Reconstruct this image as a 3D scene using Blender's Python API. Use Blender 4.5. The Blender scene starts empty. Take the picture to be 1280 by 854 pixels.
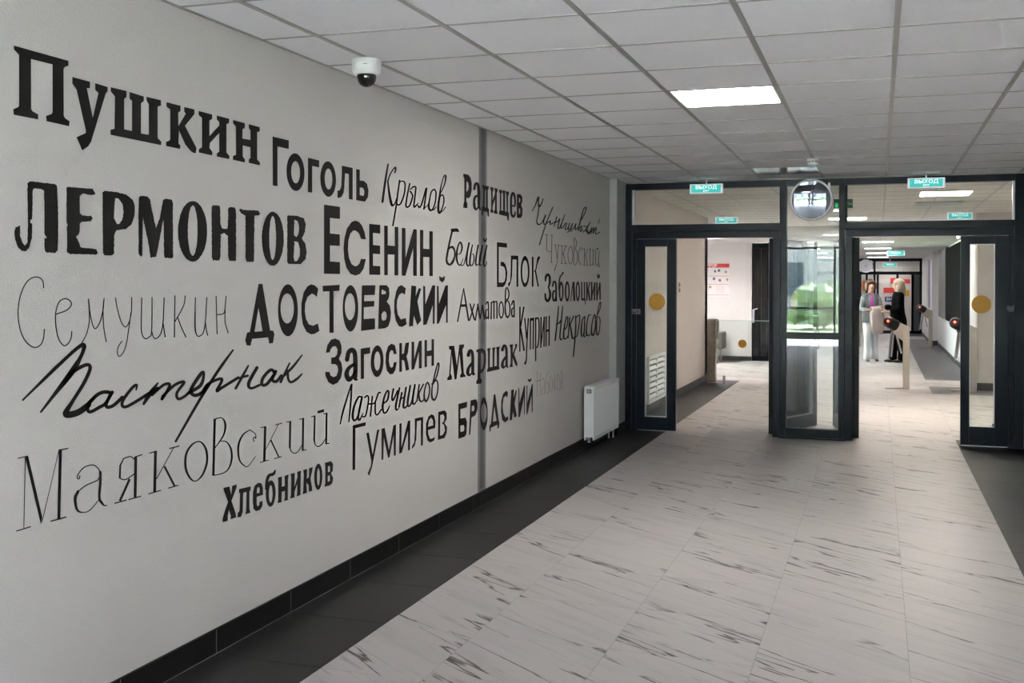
import bpy, bmesh, math, random
from math import sin, cos, pi, sqrt, radians
from mathutils import Vector, Matrix, noise
from mathutils.geometry import delaunay_2d_cdt

SKY = 9.0
LAMP = 10.0
SUN = 140.0
SC = bpy.context.scene
COL = SC.collection
random.seed(7)

# ------------------------------------------------------------------ camera
FPX, YAW, ROLL, CY = 1345.35, 0.3281, 0.0037, 355.5
CX, CZ = 2.6145, 1.5432           # camera stands 2.61 m from the lettered wall, 1.54 m up
cam_d = bpy.data.cameras.new('camera')
cam = bpy.data.objects.new('camera', cam_d)
COL.objects.link(cam)
cam_d.sensor_fit = 'HORIZONTAL'
cam_d.sensor_width = 36.0
cam_d.lens = FPX / 1280 * 36.0
cam_d.shift_y = -(427 - CY) / 1280
cam_d.clip_start = 0.05
cam_d.clip_end = 300
cam.matrix_world = (Matrix.Translation((CX, 0, CZ)) @ Matrix.Rotation(YAW, 4, 'Z')
                    @ Matrix.Rotation(pi / 2, 4, 'X') @ Matrix.Rotation(ROLL, 4, 'Z'))
SC.camera = cam

# ------------------------------------------------------------------ view
SC.view_settings.view_transform = 'Standard'
SC.view_settings.look = 'None'
SC.view_settings.gamma = 1.0
SC.view_settings.use_curve_mapping = False
SC.view_settings.exposure = 1.62
SC.cycles.max_bounces = 14
SC.cycles.diffuse_bounces = 9
SC.cycles.glossy_bounces = 5
SC.cycles.transparent_max_bounces = 24
SC.cycles.sample_clamp_indirect = 12.0
SC.cycles.caustics_reflective = False
SC.cycles.caustics_refractive = False

# ------------------------------------------------------------------ sky
W = bpy.data.worlds.new('overcast_sky')
SC.world = W
W.use_nodes = True
wn, wl = W.node_tree.nodes, W.node_tree.links
wn.clear()
wo = wn.new('ShaderNodeOutputWorld')
wb = wn.new('ShaderNodeBackground')
tc = wn.new('ShaderNodeTexCoord')
sx = wn.new('ShaderNodeSeparateXYZ')
cr = wn.new('ShaderNodeValToRGB')
cr.color_ramp.elements[0].position = 0.48
cr.color_ramp.elements[0].color = (0.80, 0.86, 0.92, 1)
cr.color_ramp.elements[1].position = 0.95
cr.color_ramp.elements[1].color = (0.62, 0.78, 1.0, 1)
mp = wn.new('ShaderNodeMath'); mp.operation = 'MULTIPLY_ADD'
mp.inputs[1].default_value = 0.5; mp.inputs[2].default_value = 0.5
wl.new(tc.outputs['Generated'], sx.inputs[0])
wl.new(sx.outputs['Z'], mp.inputs[0])
wl.new(mp.outputs[0], cr.inputs[0])
wl.new(cr.outputs[0], wb.inputs['Color'])
wb.inputs['Strength'].default_value = SKY
wl.new(wb.outputs[0], wo.inputs[0])

sun_d = bpy.data.lights.new('sun', 'SUN'); sun_d.energy = SUN; sun_d.angle = radians(3); sun_d.color = (.97, .97, 1.0)
sun = bpy.data.objects.new('sun', sun_d); COL.objects.link(sun)
sun.rotation_euler = Vector((-.08, .76, -.64)).to_track_quat('-Z', 'Y').to_euler()

def portal(name, loc, rot, sx_, sy_):
    l = bpy.data.lights.new(name, 'AREA')
    l.shape = 'RECTANGLE'; l.size = sx_; l.size_y = sy_
    l.cycles.is_portal = True
    o = bpy.data.objects.new(name, l)
    o.location = loc; o.rotation_euler = rot
    COL.objects.link(o)

H = 2.627          # suspended ceiling
D = 11.25          # glazed partition across the corridor
WR = 3.93          # right wall
# ------------------------------------------------------------------ materials
MATS = {}
def mat(name, col, rough=0.6, metal=0.0, spec=0.5, bump=None, emit=None, vary=0.0, noise_col=None, coat=0.0):
    """bump=(scale, strength); noise_col=(colour2, scale, contrast)"""
    if name in MATS:
        return MATS[name]
    m = bpy.data.materials.new(name)
    m.use_nodes = True
    nt = m.node_tree; N = nt.nodes; L = nt.links
    b = N['Principled BSDF']
    b.inputs['Base Color'].default_value = (*col, 1)
    b.inputs['Roughness'].default_value = rough
    b.inputs['Metallic'].default_value = metal
    b.inputs['Specular IOR Level'].default_value = spec
    b.inputs['Coat Weight'].default_value = coat
    g = N.new('ShaderNodeNewGeometry')
    if noise_col:
        n = N.new('ShaderNodeTexNoise'); n.inputs['Scale'].default_value = noise_col[1]
        n.inputs['Detail'].default_value = 5
        r = N.new('ShaderNodeValToRGB')
        c = noise_col[2]
        r.color_ramp.elements[0].position = 0.5 - c; r.color_ramp.elements[1].position = 0.5 + c
        r.color_ramp.elements[0].color = (*col, 1); r.color_ramp.elements[1].color = (*noise_col[0], 1)
        L.new(g.outputs['Position'], n.inputs['Vector']); L.new(n.outputs['Fac'], r.inputs[0])
        L.new(r.outputs[0], b.inputs['Base Color'])
    if bump:
        n = N.new('ShaderNodeTexNoise'); n.inputs['Scale'].default_value = bump[0]
        n.inputs['Detail'].default_value = 4
        bp = N.new('ShaderNodeBump'); bp.inputs['Strength'].default_value = bump[1]
        bp.inputs['Distance'].default_value = 0.01
        L.new(g.outputs['Position'], n.inputs['Vector']); L.new(n.outputs['Fac'], bp.inputs['Height'])
        L.new(bp.outputs[0], b.inputs['Normal'])
    if emit:
        b.inputs['Emission Color'].default_value = (*emit[0], 1)
        b.inputs['Emission Strength'].default_value = emit[1]
    MATS[name] = m
    return m

def glass(name, tint=(0.93, 0.96, 0.95), ior=1.5, rough=0.0):
    if name in MATS: return MATS[name]
    m = bpy.data.materials.new(name); m.use_nodes = True
    N = m.node_tree.nodes; L = m.node_tree.links; N.clear()
    o = N.new('ShaderNodeOutputMaterial'); mx = N.new('ShaderNodeMixShader')
    t = N.new('ShaderNodeBsdfTransparent'); t.inputs[0].default_value = (*tint, 1)
    gl = N.new('ShaderNodeBsdfGlossy'); gl.inputs['Roughness'].default_value = rough
    f = N.new('ShaderNodeFresnel'); f.inputs[0].default_value = ior
    L.new(f.outputs[0], mx.inputs[0]); L.new(t.outputs[0], mx.inputs[1]); L.new(gl.outputs[0], mx.inputs[2])
    L.new(mx.outputs[0], o.inputs[0])
    MATS[name] = m
    return m

def marble():
    m = bpy.data.materials.new('veined_stone_tile'); m.use_nodes = True
    nt = m.node_tree; N = nt.nodes; L = nt.links; b = N['Principled BSDF']
    g = N.new('ShaderNodeNewGeometry'); oi = N.new('ShaderNodeObjectInfo')
    # every tile takes its own offset of the pattern
    cmb = N.new('ShaderNodeVectorMath'); cmb.operation = 'SCALE'
    rv = N.new('ShaderNodeCombineXYZ')
    m1 = N.new('ShaderNodeMath'); m1.operation = 'MULTIPLY'; m1.inputs[1].default_value = 37.0
    m2 = N.new('ShaderNodeMath'); m2.operation = 'MULTIPLY'; m2.inputs[1].default_value = 91.0
    L.new(oi.outputs['Random'], m1.inputs[0]); L.new(oi.outputs['Random'], m2.inputs[0])
    L.new(m1.outputs[0], rv.inputs[0]); L.new(m2.outputs[0], rv.inputs[1])
    add = N.new('ShaderNodeVectorMath'); add.operation = 'ADD'
    L.new(g.outputs['Position'], add.inputs[0]); L.new(rv.outputs[0], add.inputs[1])
    mp = N.new('ShaderNodeMapping'); mp.vector_type = 'POINT'
    mp.inputs['Rotation'].default_value = (0, 0, radians(35))
    mp.inputs['Scale'].default_value = (1, 1, 1)
    L.new(add.outputs[0], mp.inputs['Vector'])
    def nz(scale_xy, scale, detail=4, rough=0.5, dist=0.0):
        s = N.new('ShaderNodeMapping'); s.inputs['Scale'].default_value = (*scale_xy, 1)
        L.new(mp.outputs[0], s.inputs['Vector'])
        n = N.new('ShaderNodeTexNoise'); n.inputs['Scale'].default_value = scale
        n.inputs['Detail'].default_value = detail; n.inputs['Roughness'].default_value = rough
        n.inputs['Distortion'].default_value = dist
        L.new(s.outputs[0], n.inputs['Vector']); return n.outputs['Fac']
    def band(src, centre, w0, w1):
        a = N.new('ShaderNodeMath'); a.operation = 'SUBTRACT'; a.inputs[1].default_value = centre
        L.new(src, a.inputs[0])
        c = N.new('ShaderNodeMath'); c.operation = 'ABSOLUTE'; L.new(a.outputs[0], c.inputs[0])
        r = N.new('ShaderNodeMapRange'); r.inputs['From Min'].default_value = w0; r.inputs['From Max'].default_value = w1
        r.inputs['To Min'].default_value = 1; r.inputs['To Max'].default_value = 0
        L.new(c.outputs[0], r.inputs['Value']); return r.outputs[0]
    def mul(a, c, k=None):
        q = N.new('ShaderNodeMath'); q.operation = 'MULTIPLY'; q.use_clamp = True
        L.new(a, q.inputs[0])
        if k is None: L.new(c, q.inputs[1])
        else: q.inputs[1].default_value = k
        return q.outputs[0]
    def rng(src, a, c):
        r = N.new('ShaderNodeMapRange'); r.inputs['From Min'].default_value = a; r.inputs['From Max'].default_value = c
        L.new(src, r.inputs['Value']); return r.outputs[0]
    def mix(f, a, col):
        x = N.new('ShaderNodeMix'); x.data_type = 'RGBA'
        L.new(f, x.inputs[0]); L.new(a, x.inputs[6]); x.inputs[7].default_value = (*col, 1); return x.outputs[2]
    base = N.new('ShaderNodeRGB'); base.outputs[0].default_value = (*MARBLE, 1)
    soft = nz((0.6, 5.0), 1.5, 6, 0.65, 0.3)
    c = mix(mul(rng(soft, 0.50, 0.72), None, 0.5), base.outputs[0], (0.30, 0.29, 0.29))
    fine = nz((0.8, 16.0), 1.5, 5, 0.6, 0.2)
    c = mix(mul(rng(fine, 0.55, 0.72), None, 0.35), c, (0.26, 0.25, 0.25))
    vein = nz((0.20, 2.1), 1.2, 6, 0.50, 0.0)
    gate = rng(nz((0.7, 2.0), 1.6, 3), 0.35, 0.45)
    c = mix(mul(mul(band(vein, 0.5, 0.0014, 0.0062), gate), None, 0.95), c, (0.045, 0.030, 0.024))
    vein2 = nz((0.15, 3.2), 1.7, 4, 0.42, 0.0)
    gate2 = rng(nz((1.1, 1.5), 2.3, 3), 0.45, 0.6)
    c = mix(mul(mul(band(vein2, 0.53, 0.0005, 0.010), gate2), None, 0.5), c, (0.13, 0.10, 0.09))
    L.new(c, b.inputs['Base Color'])
    b.inputs['Roughness'].default_value = 0.46
    b.inputs['Specular IOR Level'].default_value = 0.32
    return m

MARBLE = (0.44, 0.415, 0.41)
M_wall = mat('beige_textured_paint', (0.585, 0.565, 0.55), 0.75, spec=0.25, bump=(120, 0.35))
M_wall_w = mat('white_wall_paint', (0.72, 0.71, 0.72), 0.6, spec=0.3)
M_wall_c = mat('cream_wall_paint', (0.64, 0.59, 0.56), 0.7, spec=0.3, bump=(120, 0.25))
M_ceil = mat('mineral_ceiling_tile', (0.84, 0.84, 0.875), 0.9, spec=0.15, bump=(160, 0.3))
M_ceilb = mat('cream_mineral_ceiling_tile', (0.72, 0.695, 0.655), 0.9, spec=0.15)
M_tbar = mat('grey_grid_metal', (0.38, 0.375, 0.36), 0.35, spec=0.5, metal=0.3)
M_marble = marble()
M_dark = mat('charcoal_floor_tile', (0.013, 0.0125, 0.013), 0.42, spec=0.25, noise_col=((0.019, 0.018, 0.0185), 60, 0.2))
M_skirt = mat('black_skirting_tile', (0.005, 0.0048, 0.005), 0.4, spec=0.2)
M_grout = mat('pale_grout', (0.34, 0.33, 0.32), 0.9)
M_groutd = mat('dark_grout', (0.20, 0.195, 0.19), 0.9)
M_frame = mat('anthracite_aluminium', (0.004, 0.0072, 0.0145), 0.34, spec=0.18)
M_gasket = mat('black_gasket', (0.004, 0.004, 0.005), 0.5, spec=0.2)
M_glass = glass('clear_glass')
M_white = mat('white_enamel', (0.78, 0.79, 0.82), 0.35)
M_plastic = mat('white_plastic', (0.75, 0.76, 0.78), 0.4)
M_smoke = mat('smoked_dome', (0.006, 0.006, 0.008), 0.06, spec=0.7)
M_black = mat('black_plastic', (0.01, 0.01, 0.011), 0.35)
M_alu = mat('satin_metal', (0.42, 0.42, 0.43), 0.35, metal=0.8)
M_ink = mat('black_wall_print', (0.012, 0.0105, 0.010), 0.7, spec=0.2, bump=(120, 0.3))
M_thin = mat('thin_grey_wall_print', (0.075, 0.07, 0.066), 0.7, spec=0.2)
M_amber = mat('amber_sticker', (0.56, 0.27, 0.012), 0.5)
M_lampn = mat('near_luminous_panel', (0.9, 0.9, 0.9), 0.5, emit=((1.0, 0.97, 0.92), LAMP * 1.6))
M_lampv = mat('vestibule_luminous_panel', (0.9, 0.9, 0.9), 0.5, emit=((1.0, 0.97, 0.94), LAMP * 2.3))
M_lampa = mat('alcove_luminous_panel', (0.9, 0.9, 0.9), 0.5, emit=((0.96, 0.96, 1.0), LAMP * 3.5))
M_lamp = mat('luminous_ceiling_panel', (0.9, 0.9, 0.9), 0.5, emit=((1.0, 0.98, 0.96), LAMP * .62))

# ------------------------------------------------------------------ mesh helpers
class MB:
    def __init__(s): s.bm = bmesh.new()
    def box(s, x0, x1, y0, y1, z0, z1, bev=0.0):
        r = bmesh.ops.create_cube(s.bm, size=1)
        for v in r['verts']:
            v.co = Vector((x0 + (v.co.x + .5) * (x1 - x0), y0 + (v.co.y + .5) * (y1 - y0), z0 + (v.co.z + .5) * (z1 - z0)))
        if bev:
            es = list({e for v in r['verts'] for e in v.link_edges})
            bmesh.ops.bevel(s.bm, geom=es, offset=bev, segments=2, affect='EDGES', profile=0.6)
        return s
    def cyl(s, a, b, r1, r2=None, seg=20, cap=True):
        a, b = Vector(a), Vector(b); r2 = r1 if r2 is None else r2
        d = b - a; q = d.to_track_quat('Z', 'Y').to_matrix().to_4x4()
        bmesh.ops.create_cone(s.bm, cap_ends=cap, segments=seg, radius1=r1, radius2=r2, depth=d.length,
                              matrix=Matrix.Translation((a + b) / 2) @ q)
        return s
    def lathe(s, prof, seg=32, origin=(0, 0, 0), axis='Z'):
        rings = []
        for (r, z) in prof:
            ring = []
            for i in range(seg):
                t = 2 * pi * i / seg
                p = (r * cos(t), r * sin(t), z)
                if axis == 'Y': p = (p[0], -p[2], p[1])
                if axis == 'X': p = (p[2], p[0], p[1])
                ring.append(s.bm.verts.new(Vector(origin) + Vector(p)))
            rings.append(ring)
        for a, b in zip(rings, rings[1:]):
            for i in range(seg):
                s.bm.faces.new((a[i], a[(i + 1) % seg], b[(i + 1) % seg], b[i]))
        return s
    def poly(s, loops, f):
        flat = [Vector(p) for lp in loops for p in lp]; ed = []; k = 0
        for lp in loops:
            n = len(lp); ed += [(k + i, k + (i + 1) % n) for i in range(n)]; k += n
        pv, _, pf, *_r = delaunay_2d_cdt(flat, ed, [], 1, 1e-4)
        vs = [s.bm.verts.new(f(v.x, v.y)) for v in pv]
        def inside(x, y):
            c = False
            for lp in loops:
                for i in range(len(lp)):
                    (x1, y1), (x2, y2) = lp[i], lp[i - 1]
                    if (y1 > y) != (y2 > y) and x < (x2 - x1) * (y - y1) / (y2 - y1) + x1: c = not c
            return c
        for t in pf:
            q = sum((pv[i] for i in t), Vector((0, 0))) / len(t)
            if len(loops) > 1 and not inside(q.x, q.y): continue
            try: s.bm.faces.new([vs[i] for i in t])
            except ValueError: pass
        return s
    def prism(s, pts, f0, f1):
        a = [s.bm.verts.new(f0(*p)) for p in pts]; b = [s.bm.verts.new(f1(*p)) for p in pts]
        n = len(pts)
        for i in range(n): s.bm.faces.new((a[i], a[(i + 1) % n], b[(i + 1) % n], b[i]))
        s.bm.faces.new(a[::-1]); s.bm.faces.new(b)
        return s
    def sphere(s, c, rx, ry=None, rz=None, u=16, v=12):
        ry = rx if ry is None else ry; rz = rx if rz is None else rz
        bmesh.ops.create_uvsphere(s.bm, u_segments=u, v_segments=v, radius=1,
                                  matrix=Matrix.Translation(c) @ Matrix.Diagonal((rx, ry, rz, 1)))
        return s
    def mesh(s, name, m, smooth=False, fixn=True):
        if fixn: bmesh.ops.recalc_face_normals(s.bm, faces=s.bm.faces)
        me = bpy.data.meshes.new(name)
        s.bm.to_mesh(me); s.bm.free()
        for mm in (m if isinstance(m, (list, tuple)) else [m]): me.materials.append(mm)
        if smooth:
            me.polygons.foreach_set('use_smooth', [True] * len(me.polygons))
        return me
    def build(s, name, m, parent=None, smooth=False, loc=None, fixn=True):
        o = bpy.data.objects.new(name, s.mesh(name, m, smooth, fixn))
        COL.objects.link(o)
        if parent: o.parent = parent
        if loc: o.location = loc
        return o

def link(name, me, parent=None, loc=(0, 0, 0)):
    o = bpy.data.objects.new(name, me); COL.objects.link(o)
    o.parent = parent; o.location = loc
    return o
def tag(o, label, cat, group=None):
    o['label'] = label; o['category'] = cat
    if group: o['group'] = group
    return o
def struct(o, label=None):
    o['kind'] = 'structure'
    if label: o['label'] = label
    return o
def empty(name, loc, label, cat, group=None, rz=0):
    o = bpy.data.objects.new(name, None); COL.objects.link(o)
    o.location = loc; o.rotation_euler = (0, 0, rz); o.empty_display_size = 0.1
    return tag(o, label, cat, group)
def copy_tree(o, parent=None):
    c = o.copy(); COL.objects.link(c); c.parent = parent
    for ch in list(o.children): copy_tree(ch, c)
    return c
def box(name, x0, x1, y0, y1, z0, z1, m, parent=None, bev=0.0, smooth=False):
    return MB().box(x0, x1, y0, y1, z0, z1, bev).build(name, m, parent, smooth)
# ------------------------------------------------------------------ floor
floor = struct(box('floor', -3.0, 7.5, -9.0, 38.6, -0.12, -0.0012, M_groutd))
XE = [0.0, 0.5015, 0.938, 1.538, 2.138, 2.738, 3.3505, WR]
YR0 = 2.0475
def tile_mesh(w, d, m, name):
    g = 0.0016 if m is M_dark else 0.0009
    b = MB(); b.box(g, w - g, g, d - g, -0.006, 0.0)
    return b.mesh(name, m)
tm = {}
for i in range(len(XE) - 1):
    w = XE[i + 1] - XE[i]
    tm[i] = tile_mesh(w, 0.6, M_dark if i in (0, 6) else M_marble, 'floor_tile')
r = 0
y = YR0
while y < 17.5:
    for i in range(len(XE) - 1):
        if i == 6 and 11.3 < y: continue
        link('floor_tile', tm[i], floor, (XE[i], y, 0))
    y += 0.6
YB = y   # the rest is laid as one field
def field(name, cells, m):
    b = MB()
    for (x0, x1, y0, y1) in cells: b.box(x0 + .0008, x1 - .0008, y0 + .0008, y1 - .0008, -0.006, 0.0)
    o = b.build(name, m, floor); o['kind'] = 'stuff'; return o
light, dark = [], []
def darkzone(x, y):
    if y > D:
        if x > 3.35:
            return 16.5 < y < 17.7 or 19.0 < y < 33.2 or 34.3 < y < 36.0
        return x < .05 and 21.9 < y < 22.5
    return False
def lay(xs, y0, y1):
    yy = y0
    while yy < y1 - 1e-4:
        ye = min(yy + .6, y1)
        for a, c in zip(xs, xs[1:]):
            (dark if darkzone((a + c) / 2, (yy + ye) / 2) else light).append((a, c, yy, ye))
        yy = ye
lay([3.3505, 3.95, 4.55, 5.15], 11.6475, 16.5)
lay([3.3505, 3.95, 4.55, 5.15], 16.5, 17.7)
lay([-3.0, -2.4, -1.8, -1.2, -.6, 0], 17.65, 22.4)
lay([0, 0.5015, 0.938, 1.538, 2.138, 2.738, 3.3505], YB, 38.5)
lay([3.3505, 4.2], 17.7, 38.5)
ys = YR0
xs = [-3.0, -2.4, -1.8, -1.2, -.6] + XE[:1] + XE[1:7] + [WR, 4.5, 5.1, 5.7, 6.3, 6.9, 7.5]
lay(xs, -9.0, YR0)
field('marble_tile_field', light, M_marble)
field('dark_tile_field', dark, mat('grey_floor_tile', (0.10, 0.098, 0.10), 0.4, spec=0.4))
# ------------------------------------------------------------------ ceiling
GX = [0.284 + .6 * k for k in range(7)]          # main runners
GY = [4.1829 + .6 * k for k in range(-3, 13)]     # cross tees
ceil = struct(box('ceiling', -3.0, 7.5, -9.0, 22.4, H + 0.03, H + 0.25, M_ceil))
xe = [0.0] + GX + [WR]
ye = [GY[0]] + GY[1:12] + [D]
ye = [g for g in GY if g < D] + [D]
cm = {}
LAMPC, GLOSS = (3, 6), (3, 13)
for j in range(len(ye) - 1):
    for i in range(len(xe) - 1):
        w, d = xe[i + 1] - xe[i], ye[j + 1] - ye[j]
        cx_, cy_ = (xe[i] + xe[i + 1]) / 2, (ye[j] + ye[j + 1]) / 2
        if abs(cx_ - 1.784) < .1 and (abs(cy_ - 6.28) < .1 or abs(cy_ - 10.48) < .1): continue
        k = (round(w, 3), round(d, 3))
        if k not in cm:
            cm[k] = MB().box(0.004, w - .004, 0.004, d - .004, 0.003, 0.02).mesh('ceiling_tile', M_ceil)
        link('ceiling_tile', cm[k], ceil, (xe[i], ye[j], H))
tb = MB().box(-.012, .012, GY[0], D - .03, -.001, .012).mesh('grid_runner', M_tbar)
for x in GX: link('grid_runner', tb, ceil, (x, 0, H))
tc_ = MB().box(0.0, WR, -.0085, .0085, 0.0005, .012).mesh('cross_tee', mat('cross_tee_metal', (0.33, 0.325, 0.315), 0.5))
for y in GY:
    if y < D - .03: link('cross_tee', tc_, ceil, (0, y, H))
MB().box(0.0, .018, GY[0], D - .03, .0, .012).build('edge_trim', M_tbar, ceil, loc=(0, 0, H))
def ceil_field(name, x0, x1, y0, y1, z, m, skip=()):
    b = MB(); t = MB()
    nx = int(math.ceil((x1 - x0) / .6)); ny = int(math.ceil((y1 - y0) / .6))
    for i in range(nx):
        for j in range(ny):
            a, c = x0 + .6 * i, y0 + .6 * j
            a2, c2 = min(a + .6, x1), min(c + .6, y1)
            if (i, j) in skip: continue
            b.box(a + .011, a2 - .011, c + .011, c2 - .011, z + .002, z + .02)
    for i in range(nx + 1): t.box(min(x0 + .6 * i, x1) - .012, min(x0 + .6 * i, x1) + .012, y0, y1, z, z + .01)
    for j in range(ny + 1): t.box(x0, x1, min(y0 + .6 * j, y1) - .012, min(y0 + .6 * j, y1) + .012, z, z + .01)
    o = b.build(name, m, ceil); o['kind'] = 'stuff'
    t.build('ceiling_grid', M_tbar, ceil)['kind'] = 'stuff'
ceil_field('hall_ceiling_tiles', -3.0, 7.5, -9.0, GY[0], H, M_ceil)
ceil_field('lobby_ceiling_tiles', -2.716, 5.1, D + .1, 20.45, H, M_ceilb)
struct(box('ceiling_drop', -3.0, 7.5, 20.45, 38.6, 2.42, 2.95, mat('far_ceiling_paint', (0.62, 0.61, 0.60), 0.9)))
# ------------------------------------------------------------------ walls
w = MB()
w.box(-.3, 0, 1.2, 6.96, 0, H + .03).box(-.3, 0, 7.12, D + .2, 0, H + .03).box(-.3, -.004, 6.96, 7.12, 0, H + .03)
struct(w.build('wall_left', M_wall))
struct(box('wall_left_lobby', -.3, 0, D + .2, 17.47, 0, H + .03, M_wall_c))
struct(box('trim_1', 0, .075, 10.786, D - .06, .10, H, mat('pale_pilaster_paint', (0.47, 0.48, 0.485), 0.7)))
struct(box('wall_right', WR, WR + .3, 2.6, D + .1, 0, H + .03, M_wall))
struct(box('wall_partition_right', 5.1, 5.3, D - .1, 17.3, 0, H + .03, M_wall_c))
struct(box('wall_partition_return', WR - .0, 5.1, D - .1, D + .1, 0, H + .03, M_wall_c))
struct(box('wall_lobby_return', 4.0, 5.3, 17.3, 17.6, 0, H + .03, M_wall_c))
struct(box('wall_lobby_right', 4.08, 4.38, 17.6, 38.6, 0, H + .03, M_wall_w))
struct(box('wall_lobby_white', -3.0, -.28, 22.4, 22.7, 0, H + .03, M_wall_w))
struct(box('wall_lobby_pier', -.28, .17, 22.33, 22.7, 0.0, H + .03, M_wall_w))
struct(box('wall_lobby_left', -3.3, -3.0, 17.47, 22.7, 0, H + .03, M_wall_w))
struct(box('wall_lobby_side', -3.3, -.0, 17.2, 17.465, 0, H + .03, M_wall_w))
struct(box('wall_far', -1.0, 7.5, 38.5, 38.8, 0, 3, M_wall_c))
# hall behind the camera: side walls
struct(box('wall_hall_left', -3.3, -3.0, -9.2, 1.2, 0, H + .25, M_wall_w))
struct(box('wall_hall_front_left', -3.3, -.3, 1.2, 1.4, 0, H + .03, M_wall_w))
struct(box('wall_hall_front_right', WR + .3, 7.8, 2.4, 2.6, 0, H + .03, M_wall_w))
struct(box('wall_hall_right', 7.5, 7.8, -3.5, 2.6, 0, H + .25, M_wall_w))
# joint cover strip running up the lettered wall
js = empty('joint_cover_strip', (0, 7.04, 0.1), 'grey metal joint cover strip running floor to ceiling on the lettered wall', 'strip')
b = MB(); f = lambda y, x: None
b.prism([(-.08, 0.0), (-.08, -.004), (.08, -.004), (.08, 0.0)], lambda y, x: Vector((x, y, 0.0)), lambda y, x: Vector((x, y, H - .1)))
b.build('cover_plate', mat('grey_joint_metal', (0.21, 0.212, 0.218), 0.55, metal=0.2, noise_col=((0.25, 0.25, 0.26), 9, 0.2)), js)
MB().box(0, .0006, -.035, .045, 0.02, H - .1).build('joint_band', mat('darker_joint_band', (0.13, 0.13, 0.135), 0.6), js)
# skirting made of tiles, one each 0.6 m
sk = struct(box('baseboard_left', 0, .0104, 1.2, D - .05, 0, .1, M_grout))
ty = 3.2475 - .6 * 3
sm = MB().box(0, .011, .002, .598, 0.0025, .103).mesh('skirting_tile', M_skirt)
while ty < 10.7:
    if ty + .6 > 10.72: break
    link('skirting_tile', sm, sk, (0, ty, 0)); ty += .6
link('skirting_tile', MB().box(0, .011, .0012, 10.786 - ty, 0.001, .103).mesh('skirting_tile', M_skirt), sk, (0, ty, 0))
link('skirting_tile', MB().box(0, .086, 10.776, 10.786, 0.001, .103).box(.076, .086, 10.786, D - .06, .001, .103).mesh('skirting_tile', M_skirt), sk)
struct(box('baseboard_right', WR - .011, WR, 2.6, D - .05, 0, .103, M_skirt))
struct(box('baseboard_lobby', 0, .011, D + .05, 17.47, 0, .104, mat('grey_skirting', (0.05, 0.05, 0.052), .5)))
M_sk2 = MATS['grey_skirting']
struct(box('baseboard_return', 4.0, 5.1, 17.289, 17.3, 0, .11, M_sk2))
struct(box('baseboard_white', -3.0, .17, 22.319, 22.33, 0, .09, M_sk2))
struct(box('baseboard_lobby_right', 4.069, 4.08, 17.6, 36.5, 0, .09, M_sk2))
# ------------------------------------------------------------------ hall glazing behind the camera and daylight
def glazing(name, a, b_, z0, z1, n, along, pos, label, rail=None, fw=.06, m=None):
    e = empty(name, (0, 0, 0), label, 'window')
    fr = MB()
    st = (b_ - a) / n
    for i in range(n + 1):
        c = a + st * i
        if along == 'X': fr.box(c - fw / 2, c + fw / 2, pos - .04, pos + .04, z0, z1)
        else: fr.box(pos - .04, pos + .04, c - fw / 2, c + fw / 2, z0, z1)
    for z in ([z0 + fw / 2, z1 - fw / 2] + ([rail] if rail else [])):
        if along == 'X': fr.box(a, b_, pos - .038, pos + .038, z - fw / 2, z + fw / 2)
        else: fr.box(pos - .038, pos + .038, a, b_, z - fw / 2, z + fw / 2)
    fr.build('window_frame', M_frame, e)
    for i in range(n):
        c0, c1 = a + st * i + fw / 2, a + st * (i + 1) - fw / 2
        if along == 'X': box('pane', c0, c1, pos - .004, pos + .004, z0 + fw, z1 - fw, M_glass, e)
        else: box('pane', pos - .004, pos + .004, c0, c1, z0 + fw, z1 - fw, M_glass, e)
    return e
glazing('hall_glazing', -3.0, 7.4, 0.02, H, 7, 'X', -9.0, 'wide dark framed glazing behind the camera facing the garden', rail=.9)
struct(box('wall_lobby_outer', .35, .5, 25.0, 38.5, 0, 2.45, M_wall_w))
glazing('added_lobby_glazing', 22.75, 24.97, 0.02, 2.42, 2, 'Y', .5, 'dark framed glazing added along the left side of the far lobby to light its floor', rail=1.0)  # invented glazing, lets daylight onto the lobby floor
glazing('added_hall_side_glazing', -8.9, -3.5, 0.02, H, 4, 'Y', 7.5, 'wide dark framed glazing added for daylight along the right side of the hall behind the camera', rail=.9)  # unseen glazing added to throw more daylight on the lettered wall
portal('hall_side_portal', (7.6, -6.25, 1.35), (radians(90), 0, radians(90)), 5.5, 2.6)
portal('hall_daylight_portal', (2.25, -9.1, 1.35), (radians(90), 0, 0), 10.5, 2.6)
portal('lobby_daylight_portal', (.4, 23.86, 1.25), (radians(90), 0, radians(-90)), 2.2, 2.4)
for xx in (2.05, 2.95):
    struct(box('trim_column', xx - .32, xx + .32, -7.6, -7.1, 0, H + .03, mat('grey_column_paint', (0.25, 0.26, 0.28), .6)))
struct(MB().box(-60, 60, -90, -9.15, -.2, -.13).box(-60, .3, 22.8, 90, -.2, -.13).box(7.7, 60, -9.15, 60, -.2, -.13).build('ground_outside',
       mat('lawn', (0.26, 0.33, 0.17), .9, noise_col=((0.36, 0.42, 0.25), 3, .2))))
struct(MB().box(-60, 60, -15.5, -9.2, -.13, -.1).box(7.7, 24, -9.2, 60, -.13, -.1).build('pavement_outside', mat('paving', (0.50, 0.49, 0.48), .9)))
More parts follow.
